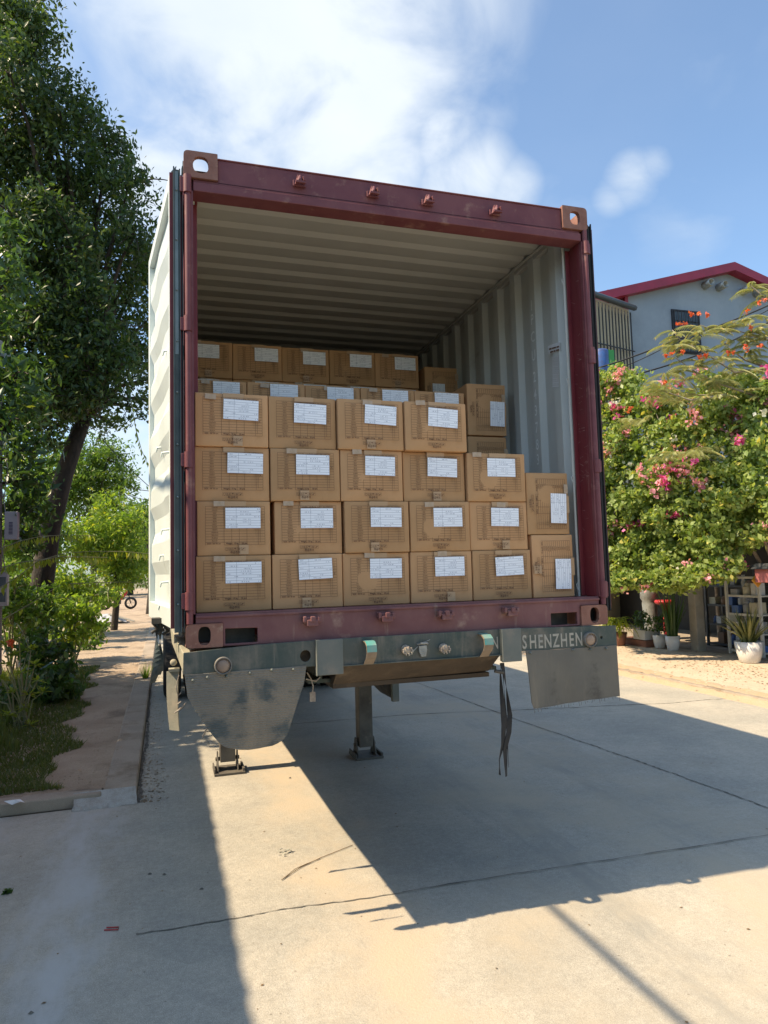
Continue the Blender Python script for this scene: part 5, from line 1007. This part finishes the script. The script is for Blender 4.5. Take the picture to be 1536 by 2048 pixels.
# ================================================================== right side: house
YH = 15.0
def HP(u, v, dy=0): return Yp(u, v, YH+dy)
hs = thing('gabled_house', 'grey blue rendered house with crimson roof trim rising behind the climber', 'house', (float(HP(1400, 900)[0]), YH, 0))
peak = HP(1455, 546); el = HP(1255, 582); wl = HP(1255, 600); x0 = wl[0]; xr = peak[0]+(peak[0]-x0)
slope = (peak[2]-el[2])/(peak[0]-el[0])
m = MB(); zs = lambda x: peak[2]-abs(x-peak[0])*slope*1.15
m.prism([(x0, YH, 0), (xr, YH, 0), (xr, YH, zs(xr)), (peak[0], YH, peak[2]), (x0, YH, zs(x0))], (0, 9, 0)); m.build('wall', M['house'], hs)
tk = (HP(1455, 530)[2]-peak[2])-.04; xl2 = HP(1150, 560)[0]
m = MB()
for (xa, xb) in ((xl2, peak[0]), (peak[0], xr+1.5)):
    m.prism([(xa, YH-.35, zs(xa)-.04), (xb, YH-.35, zs(xb)-.04), (xb, YH-.35, zs(xb)+tk), (xa, YH-.35, zs(xa)+tk)], (0, 9.6, 0))
m.build('roof', M['rooftrim'], hs)
W0, W1 = HP(1344, 622), HP(1398, 707); m = MB(); m.box(W0[0]-.05, W1[0]+.05, YH-.05, YH-.004, W1[2]-.05, W0[2]+.05); wn = m.build('window', M['bars'], hs)
m = MB(); m.box(W0[0]+.03, W1[0]-.03, YH-.065, YH-.052, W1[2]+.03, W0[2]-.03); m.build('pane', M['window'], wn)
m = MB()
for t in np.linspace(0, 1, 8): xx = W0[0]+(W1[0]-W0[0])*t; m.box(xx-.012, xx+.012, YH-.12, YH-.10, W1[2], W0[2])
for t in np.linspace(0, 1, 5): zz = W1[2]+(W0[2]-W1[2])*t; m.box(W0[0], W1[0], YH-.10, YH-.08, zz-.012, zz+.012)
m.build('grille', M['bars'], wn)
for (u, v) in ((1408, 572), (1436, 576), (1484, 584), (1510, 588)):
    P = HP(u, v); m = MB(); m.lathe([(.001, -.02), (.10, -.02), (.10, -.35), (.13, -.35), (.13, .02)], (P[0], YH, P[2]), 16, 'y'); m.build('vent_pipe', M['steel'], hs)
m = MB(); wl2 = HP(1160, 600)[0]; m.box(wl2, x0-.02, YH+.3, YH+.4, HP(1255, 640)[2]-1.2, HP(1200, 600)[2]+.2); m.build('gable_board', M['housewhite'], hs)
m = MB(); zt = zs(x0); zb = HP(1255, 620)[2]
m.box(x0-.14, x0-.02, YH-.06, YH+.06, zb-.1, zt); a = HP(1221, 585); b = HP(1254, 616)
m.tube([(a[0], YH, a[2]), (b[0], YH, b[2])], .05, 6); m.box(HP(1217, 600)[0]-.03, HP(1217, 600)[0]+.03, YH-.03, YH+.03, HP(1217, 606)[2], HP(1217, 580)[2]); m.build('truss', M['rooftrim'], hs)
# beige barred wing, angled to the sun
wg = thing('barred_balcony', 'beige walled balcony with dark vertical bars left of the grey house', 'balcony', (float(x0), YH, 0))
A = np.array([x0-.05, YH-.1]); B = HP(1172, 600, -1.6)[:2]; zA, zB = HP(1255, 622)[2], Yp(1180, 592, YH-1.6)[2]; z0_ = 0.0
m = MB(); th = np.array([.05, .15]); m.add([(A[0], A[1], z0_), (B[0], B[1], z0_), (B[0], B[1], zB), (A[0], A[1], zA), (A[0]+.1, A[1]+.3, z0_), (B[0]+.1, B[1]+.3, z0_), (B[0]+.1, B[1]+.3, zB), (A[0]+.1, A[1]+.3, zA)], [(0, 1, 2, 3), (4, 5, 6, 7), (3, 2, 6, 7), (1, 2, 6, 5), (0, 3, 7, 4), (0, 1, 5, 4)]); m.build('wall', M['beige'], wg)
m = MB(); nrm = np.array([-(B-A)[1], (B-A)[0]]); nrm = nrm/np.linalg.norm(nrm)
if nrm @ (CAM[:2]-A) < 0: nrm = -nrm
for t in np.linspace(.06, .97, 13):
    p = A+(B-A)*t+nrm*.12; zt = zA+(zB-zA)*t-.15; m.tube([(p[0], p[1], zt-4.2), (p[0], p[1], zt)], .022, 5)
for dz in (1.4, 3.4): p, q = A+nrm*.12, B+nrm*.12; m.tube([(p[0], p[1], zA-dz), (q[0], q[1], zB-dz)], .022, 5)
m.build('window_bars', M['bars'], wg)
m = MB(); p, q = A+nrm*.2, B+nrm*.2; m.tube([(p[0], p[1], zA+.0), (q[0], q[1], zB+.0)], .09, 6); m.build('roof_edge', M['shelfdark'], wg)
for (u, v, mt, lab) in ((1202, 725, 'blueplastic', 'blue drum standing on the barred balcony'), (1214, 722, 'lf_bright', 'green crate standing beside the blue drum')):
    P = Yp(u, v, YH-2.0); m = MB(); m.lathe([(.001, .35), (.20, .35), (.22, .3), (.22, -.3), (.2, -.35), (.001, -.35)], P, 16) if mt == 'blueplastic' else m.box(P[0]-.14, P[0]+.14, P[1]-.15, P[1]+.15, P[2]-.35, P[2]+.28)
    ob(m, 'storage_drum' if mt == 'blueplastic' else 'plastic_crate', M[mt] if mt == 'blueplastic' else pmat('green_plastic', (.05, .3, .06), None, 1, .5), lab, 'drum' if mt == 'blueplastic' else 'crate', tuple(P))

# ---- shop under the climber
sp = thing('garden_shop', 'dark open shop front under the flowering climber', 'shop', (11.6, 8, .075))
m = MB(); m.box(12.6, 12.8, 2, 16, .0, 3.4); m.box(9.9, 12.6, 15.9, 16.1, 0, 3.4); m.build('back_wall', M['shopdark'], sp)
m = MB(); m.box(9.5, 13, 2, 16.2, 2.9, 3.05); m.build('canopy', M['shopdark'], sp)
m = MB(); m.box(9.9, 12.6, 2, 16, .076, .082); m.build('shop_floor', M['kerb_conc'], sp)
for yy, xx in ((7.82, 9.92), (12.4, 9.92), (3.6, 9.92)):
    m = MB(); m.box(xx-.10, xx+.10, yy-.10, yy+.10, .075, 2.9); m.build('column', M['column'], sp, bevel=.01)
def shelf(name, label, x, y, wx, wy, h, nsh, mat, goods):
    o = thing(name, label, 'shelf', (x, y, .08)); m = MB(); t = .022
    for sx in (-1, 1):
        for sy in (-1, 1): m.box(x+sx*wx/2-t, x+sx*wx/2+t, y+sy*wy/2-t, y+sy*wy/2+t, .08, h)
    m.build('frame', mat, o)
    for i in range(nsh):
        z = .14+(h-.18)*i/(nsh-1); m = MB(); m.box(x-wx/2+t, x+wx/2-t, y-wy/2+t, y+wy/2-t, z-.012, z+.012); m.box(x-wx/2-.0, x-wx/2+.02, y-wy/2+t, y+wy/2-t, z-.02, z+.02); m.build('shelf_board', mat, o)
    return o
sh1 = shelf('display_rack', 'white steel display rack behind the big snake plant pot', 10.35, 6.85, .42, .78, 1.55, 5, M['shelfwhite'], 0)
sh2 = shelf('display_shelf', 'dark glass front display shelf right of the grey column', 10.9, 7.75, .42, 1.3, 1.75, 5, M['shelfdark'], 0)
# goods on shelves: each its own small object
gm = [pmat('goods_%s' % n_, c_, None, 1, .5) for n_, c_ in (('cream', (.45, .42, .30)), ('blue', (.06, .13, .33)), ('grey', (.25, .26, .27)), ('white', (.55, .55, .52)), ('brown', (.2, .12, .07)), ('darkgreen', (.05, .10, .06)))]
gn = ['cream', 'blue', 'grey', 'white', 'brown', 'dark green']
def goods(cx, cy, wy, h, nsh, cols, lab):
    for i in range(nsh-1):
        z = .155+(h-.18)*i/(nsh-1); y = cy-wy/2+.1; kk = 0
        while y < cy+wy/2-.12:
            k_ = cols[(i*3+kk) % len(cols)]; w_ = rng.uniform(.09, .2); hh = rng.uniform(.10, .24); m = MB()
            if kk % 2: m.lathe([(.001, hh), (w_*.25, hh), (w_*.28, hh*.8), (w_*.45, hh*.7), (w_*.45, 0), (.001, 0)], (cx-.08, y+w_/2, z), 12)
            else: m.box(cx-.17, cx+.05, y, y+w_, z, z+hh)
            props(m.build('shelf_jar' if kk % 2 else 'shelf_packet', gm[k_], None, bevel=.005, loc=(cx-.08, y, z)), f'{gn[k_]} {"jar" if kk % 2 else "packet"} number {kk+1} along shelf {i+1} of the {lab}'.replace('number 1 ', 'first ').replace('number 2 ', 'second ').replace('number 3 ', 'third ').replace('number 4 ', 'fourth ').replace('number 5 ', 'fifth ').replace('number 6 ', 'sixth ').replace('number 7 ', 'seventh ').replace('number 8 ', 'eighth ').replace('shelf 1', 'the lowest shelf').replace('shelf 2', 'the second shelf up').replace('shelf 3', 'the third shelf up').replace('shelf 4', 'the fourth shelf up'), 'jar' if kk % 2 else 'packet', 'goods on the shop shelves'); y += w_+rng.uniform(.03, .1); kk += 1
goods(10.35, 6.85, .74, 1.55, 5, [1, 3, 0, 2], 'white rack')
goods(10.9, 7.75, 1.24, 1.75, 5, [0, 2, 3, 1, 4], 'dark shelf')
def pot(name, label, x, y, r_, h, mat, ridged=False):
    o = thing(name, label, 'plant pot', (x, y, .078)); m = MB(); z = .078
    m.lathe([(.001, z), (r_*.62, z), (r_*.70, z+.01), (r_*.88, z+h*.45), (r_, z+h), (r_*.93, z+h), (r_*.90, z+h*.9), (.001, z+h*.88)], (x, y, 0), 32); m.build('pot', mat, o); return o, z+h*.88
def snake(o, x, y, z, n, hmax, spread, mat):
    lm = MB()
    for q in range(n):
        a = rng.uniform(0, 6.28); lean = rng.uniform(.05, 1)**1.5*spread; hh = hmax*rng.uniform(.6, 1)*(1-.25*lean/spread); r0 = rng.uniform(.01, .10); b0 = np.array([x+r0*math.cos(a), y+r0*math.sin(a), z]); d = np.array([math.cos(a), math.sin(a), 0])
        tw = rng.uniform(0, 3.14); s_ = np.array([math.cos(tw), math.sin(tw), 0]); vs = []
        for i in range(6):
            t = i/5; p = b0+d*lean*t**1.5+np.array([0, 0, hh*t]); w_ = .022*(1-t**3)*(.7+.6*t*(1-t)*2); vs += [p-s_*w_, p+s_*w_]
        lm.add(vs, [(2*i, 2*i+1, 2*i+3, 2*i+2) for i in range(5)])
    lm.build('leaves', mat, o, fixn=False)
o, z = pot('snake_plant', 'big snake plant with long spiky leaves in a white rounded pot', 9.52, 6.15, .23, .36, M['pot']); snake(o, 9.52, 6.15, z, 75, .72, .60, M['lf_snake'])
o, z = pot('potted_cane', 'tall dark cane plant in a plain white pot left of the column', 9.55, 8.1, .145, .29, M['pot']); snake(o, 9.55, 8.1, z, 40, 1.25, .35, M['lf_dark'])
o, z = pot('potted_shrub', 'white pot with dark foliage, second pot left of the column', 9.6, 8.55, .14, .27, M['pot']); leafmesh('leaves', M['lf_dark'], clumps((9.6, 8.55, .55), .2, 16, 14, .09, .2), .08, o)
o, z = pot('potted_shrub', 'terracotta pot with drooping pale palm leaves beside the mud flap', 9.2, 9.35, .17, .28, M['terracotta'])
lm = MB()
for q in range(90):
    a = rng.uniform(0, 6.28); c0 = np.array([9.15+rng.normal(0, .10), 9.35+rng.normal(0, .12), .45+rng.uniform(0, .22)]); ln = rng.uniform(.25, .48); d = np.array([math.cos(a), math.sin(a), 0]); s_ = np.array([-math.sin(a), math.cos(a), 0]); vs = []
    for i in range(5): t = i/4; p = c0+d*ln*t+np.array([0, 0, .22*t-.45*t*t*rng.uniform(.8, 1.2)]); w_ = .017*(1-t**2)+.001; vs += [p-s_*w_, p+s_*w_]
    lm.add(vs, [(2*i, 2*i+1, 2*i+3, 2*i+2) for i in range(4)])
lm.build('leaves', M['lf_yel'], o, fixn=False)
o = thing('planter_box', 'ribbed white planter on a low brick plinth', 'planter', (9.65, 9.0, .078)); m = MB(); m.box(9.45, 9.85, 8.82, 9.2, .22, .42)
for q in range(9): m.box(9.435, 9.45, 8.835+q*.041, 8.855+q*.041, .22, .41)
m.build('trough', M['pot'], o, bevel=.004); m = MB(); m.box(9.42, 9.95, 8.75, 9.7, .078, .21); m.build('plinth', M['terracotta'], o, bevel=.006); leafmesh('leaves', M['lf_dark'], clumps((9.6, 9.0, .55), .26, 16, 16, .1, .2), .09, o)
P = Yp(1330, 1215, 9.3); m = MB(); m.lathe([(.001, .05), (.20, .05), (.22, .02), (.20, -.03), (.12, -.06), (.001, -.06)], (P[0], P[1], .95), 20); m.lathe([(.05, 0), (.05, -.85)], (P[0], P[1], .93), 10); ob(m, 'pedestal_basin', M['redplastic'], 'red basin on a thin stand in the dark shop', 'basin', (float(P[0]), float(P[1]), .08))
P = Yp(1276, 1190, 9.8); m = MB(); m.lathe([(.001, 1.25), (.17, 1.25), (.20, 1.18), (.20, .95), (.16, .88), (.17, .82), (.13, .1), (.18, .0)], (P[0]+.3, P[1], .08), 20); ob(m, 'water_urn', M['steel'], 'grey metal urn in the dark shop behind the palm leaves', 'urn', (float(P[0])+.3, float(P[1]), .08))
# red lantern post at the right edge
P = Yp(1533, 1150, 5.4); lx, ly = float(P[0]), 5.4
o = thing('lantern_post', 'red post with a dark capped lantern box at the right edge', 'lantern', (lx, ly, .078)); m = MB(); m.box(lx+.10, lx+.20, ly-.05, ly+.05, .078, P[2]-.12); m.build('post', M['redplastic'], o, bevel=.01)
m = MB(); m.box(lx-.10, lx+.22, ly-.14, ly+.14, P[2]-.12, P[2]+.10); m.build('lantern_box', pmat('rosy_glass', (.35, .12, .12), None, 1, .3), o, bevel=.01)
m = MB(); m.prism([(lx-.16, ly-.16, P[2]+.10), (lx+.25, ly-.16, P[2]+.10), (lx+.2, ly-.16, P[2]+.19), (lx-.06, ly-.16, P[2]+.19)], (0, .32, 0)); m.build('cap', M['shelfdark'], o)
P = Yp(1516, 1160, 5.6); m = MB(); m.prism([(P[0]-.12, 5.6, P[2]), (P[0], 5.6, P[2]+.12), (P[0]+.12, 5.6, P[2]), (P[0], 5.6, P[2]-.12)], (0, .02, 0)); ob(m, 'hanging_sign', M['yellow'], 'yellow diamond decoration hanging beside the lantern', 'decoration', (float(P[0]), 5.6, float(P[2])))

# ---- climber (bougainvillea) mass, several plants
def climber(label, blobs, white=0, mag=6, pink=6, dens=4300):
    B = [pblob(u, v, Y, rp_) for u, v, Y, rp_ in blobs]; c = np.mean([b[0] for b in B], axis=0)
    o = thing('flowering_climber', label, 'climbing plant', (float(c[0]), float(c[1]), .08), group='climbers over the shop front')
    m = MB(); tb_ = (12.3, float(c[1])+2.2, .08); m.tube([tb_, (tb_[0], tb_[1], 1.3), (float(c[0])+.3, float(c[1]), 2.4)], [.045, .04, .03], 8)
    limbs(m, (float(c[0])+.3, float(c[1]), 2.4), [b[0] for b in B if b[0][2] > 2.0][::4], .022, .006); m.build('stem', M['branch'], o)
    C = np.concatenate([clumps(P, r_, max(8, int(dens*r_*r_/22)), 22, .13, .30) for P, r_ in B]); leafmesh('foliage', M['lf_boug'], C, .092, o, aspect=.66, droop=.2)
    def fl(name, mat, n, per, rs):
        for _ in range(n):
            P, r_ = B[rng.integers(len(B))]; d = rng.normal(size=3); d[0] -= 1.0; d[1] -= 1.4; d[2] += .25; d /= np.linalg.norm(d); c_ = P+d*r_*1.06; k_ = rng.integers(1, 4)
            leafmesh(name, mat, np.concatenate([c_+rng.normal(0, rs*.8, 3)+rng.normal(0, rs*.55, (per//2, 3)) for _ in range(k_)]), .065, o, aspect=.85, droop=0)
    fl('flower_cluster', M['fl_mag'], mag, 34, .075); fl('flower_cluster', M['fl_pink'], pink, 26, .085); fl('flower_cluster', M['fl_white'], white, 26, .08)
    return o
grid = {k_: [] for k_ in 'abcde'}
for u in range(1146, 1561, 33):
    for v in range(772, 1180, 33):
        top = 800 if u < 1300 else (815 if u < 1400 else 790)
        low = 1172 if u < 1370 else (1175-(u-1370)*.28 if u < 1475 else 1112)
        if 1380 < u < 1410: low -= 10
        if v > low-20 or (v < top-30): continue
        uu, vv = u+rng.uniform(-10, 10), v+rng.uniform(-10, 10); Yq = 8.1-(uu-1212)/330*2.6-.4*math.sin((vv-760)/420*3.1)+rng.uniform(-.25, .25)
        k_ = ('a' if v < 920 else 'b') if u < 1290 else (('c' if v < 1000 else 'b') if u < 1385 else ('e' if v < 930 else 'd'))
        grid[k_].append((uu, vv, Yq, rng.uniform(24, 33)))
for u in range(1215, 1366, 13): grid['b'].append((u, 1160+rng.uniform(-8, 14), 7.2-(u-1215)*.004, rng.uniform(7, 12)))
for u in range(1370, 1470, 14): grid['d'].append((u, 1150-(u-1370)*.25+rng.uniform(-6, 16), 6.3-(u-1370)*.006, rng.uniform(7, 13)))
for k_ in 'bd': grid[k_] += [(u, v, Y+.7, r_) for u, v, Y, r_ in grid[k_] if v > 1000]  # second leaf layer behind, added to block sun from the shop front
grid['a'] += [(1240, 745, 9.0, 18), (1215, 760, 8.9, 16), (1270, 752, 8.9, 12)]
climber('climber with magenta flowers beside the container door, upper left part of the green wall', grid['a'], 4, 11, 18)
climber('middle climber with the most pink blossoms', grid['c'], 3, 12, 16)
climber('lower climber hanging to its ragged fringe above the potted palm', grid['b'], 2, 4, 14)
climber('right climber with few flowers over the display rack', grid['d'], 5, 2, 8)
climber('upper right climber behind the feathery branches', grid['e'], 7, 4, 9)

# ---- feathery flowering tree reaching in from the right
ft = thing('flame_flower_tree', 'feathery yellow green tree with orange red flowers reaching in from the right', 'tree', (12.6, 5.2, .08))
YF = 5.6
brs = [[(1700, 900), (1600, 830), (1536, 795), (1490, 812), (1410, 840)], [(1600, 830), (1536, 800), (1450, 790), (1360, 790)], [(1536, 800), (1440, 768), (1388, 742), (1350, 715)], [(1700, 900), (1600, 860), (1536, 865), (1480, 870), (1440, 885), (1400, 905)], [(1600, 860), (1520, 830), (1480, 850), (1455, 865)],
       [(1600, 860), (1536, 870), (1500, 915), (1465, 932)], [(1700, 760), (1600, 720), (1536, 680), (1470, 660)], [(1600, 720), (1536, 735), (1490, 720), (1450, 690)], [(1600, 700), (1536, 600), (1500, 570)], [(1536, 735), (1470, 745), (1400, 700), (1360, 680), (1345, 660)], [(1536, 680), (1480, 640), (1440, 665), (1400, 650)], [(1536, 865), (1450, 930), (1380, 905), (1330, 915)], [(1450, 790), (1380, 800), (1320, 780)]]
m = MB(); m.tube([(12.6, 5.2, .08), (12.4, 5.3, 1.6), tuple(Yp(1700, 900, YF))], [.14, .11, .07], 8); m.tube([(12.4, 5.3, 1.6), tuple(Yp(1700, 760, YF))], [.09, .05], 8)
ends = []
for j, br in enumerate(brs):
    P = [Yp(u, v, YF+.25*math.sin(j*1.9)+.15*i) for i, (u, v) in enumerate(br)]; m.tube(P, np.linspace(.034 if br[0][0] > 1550 else .02, .007, len(P)), 6)
    for i in range(1, len(P)):
        for t in (.2, .45, .7, 1.0): ends.append(P[i-1]+(P[i]-P[i-1])*t)
m.build('trunk', M['branch'], ft)
ends = [e for e in ends if rng.uniform() < .9]
V = []; Fc = []
def frond(c, d, ln):
    # rachis with fine drooping leaflets, each pinna a narrow kite
    s_ = np.cross(d, [0, 0, 1]); s_ /= np.linalg.norm(s_)+1e-6; npn = 16
    for i in range(npn):
        t = (i+1)/npn; p = c+d*ln*t+np.array([0, 0, .10*ln*t-.55*ln*t*t])
        for sd in (-1, 1):
            pl_ = ln*.36*(1-.45*abs(t-.45)*1.6); e = s_*sd*.75+d*.55+np.array([0, 0, -.45]); e /= np.linalg.norm(e); q = np.cross(e, [0, 0, 1]); q /= np.linalg.norm(q)+1e-6
            k_ = len(V); V.extend([p, p+e*pl_*.5+q*.0055, p+e*pl_+np.array([0, 0, -.03]), p+e*pl_*.5-q*.0055]); Fc.append((k_, k_+1, k_+2)); Fc.append((k_, k_+2, k_+3))
ft_pts = [Yp(u, v, YF+rng.uniform(-.2, .5)) for u, v in ((1330, 745), (1360, 740), (1390, 730), (1320, 770), (1350, 780), (1440, 745), (1470, 730), (1430, 760), (1500, 700), (1520, 660), (1505, 640), (1470, 680), (1400, 770), (1370, 760), (1345, 690), (1365, 690), (1400, 670), (1260, 845), (1290, 840), (1500, 575), (1515, 600), (1330, 915), (1355, 925), (1370, 905), (1390, 900), (1350, 905), (1480, 900), (1470, 750), (1510, 750), (1300, 790), (1330, 800), (1530, 640), (1490, 690), (1450, 720))]
for e in ends+ft_pts*2:
    for _ in range(2):
        a = rng.uniform(0, 6.28); frond(np.array(e), np.array([math.cos(a), math.sin(a), rng.uniform(0, .5)]), rng.uniform(.22, .42))
me = bpy.data.meshes.new('feathery_foliage'); o0 = np.array(ft.location); me.from_pydata((np.array(V)-o0).tolist(), [], Fc); me.materials.append(M['lf_feather']); o = bpy.data.objects.new('feathery_foliage', me); col.objects.link(o); o.parent = ft
for i, (u, v) in enumerate(((1355, 648), (1368, 646), (1384, 629), (1398, 627), (1414, 630), (1333, 711), (1345, 708), (1365, 704), (1400, 713), (1412, 711), (1457, 705), (1468, 704), (1495, 622), (1518, 605), (1502, 653), (1491, 693), (1494, 700), (1521, 691), (1262, 816), (1330, 765), (1258, 820), (1530, 600))):
    P = Yp(u, v, YF-.15); leafmesh('flower', M['fl_red'], P+rng.normal(0, .018, (15, 3)), .050, ft, aspect=.6, droop=0)
# cables across the house
cable('overhead_cable', 'upper black cable crossing the grey house wall', [Yp(1150, 748, 9.0), Yp(1350, 680, 8.0), Yp(1560, 600, 7.0)], .016, .05, 'cables across the house')
cable('overhead_cable', 'thinner black cable just under the upper one at the barred balcony', [Yp(1150, 758, 9.0), Yp(1350, 683, 8.1), Yp(1560, 607, 7.1)], .009, .12, 'cables across the house')
cable('overhead_cable', 'lower black cable meeting the climber top', [Yp(1150, 790, 8.2), Yp(1260, 752, 7.9), Yp(1430, 697, 7.4), Yp(1600, 610, 6.8)], .016, .03, 'cables across the house')
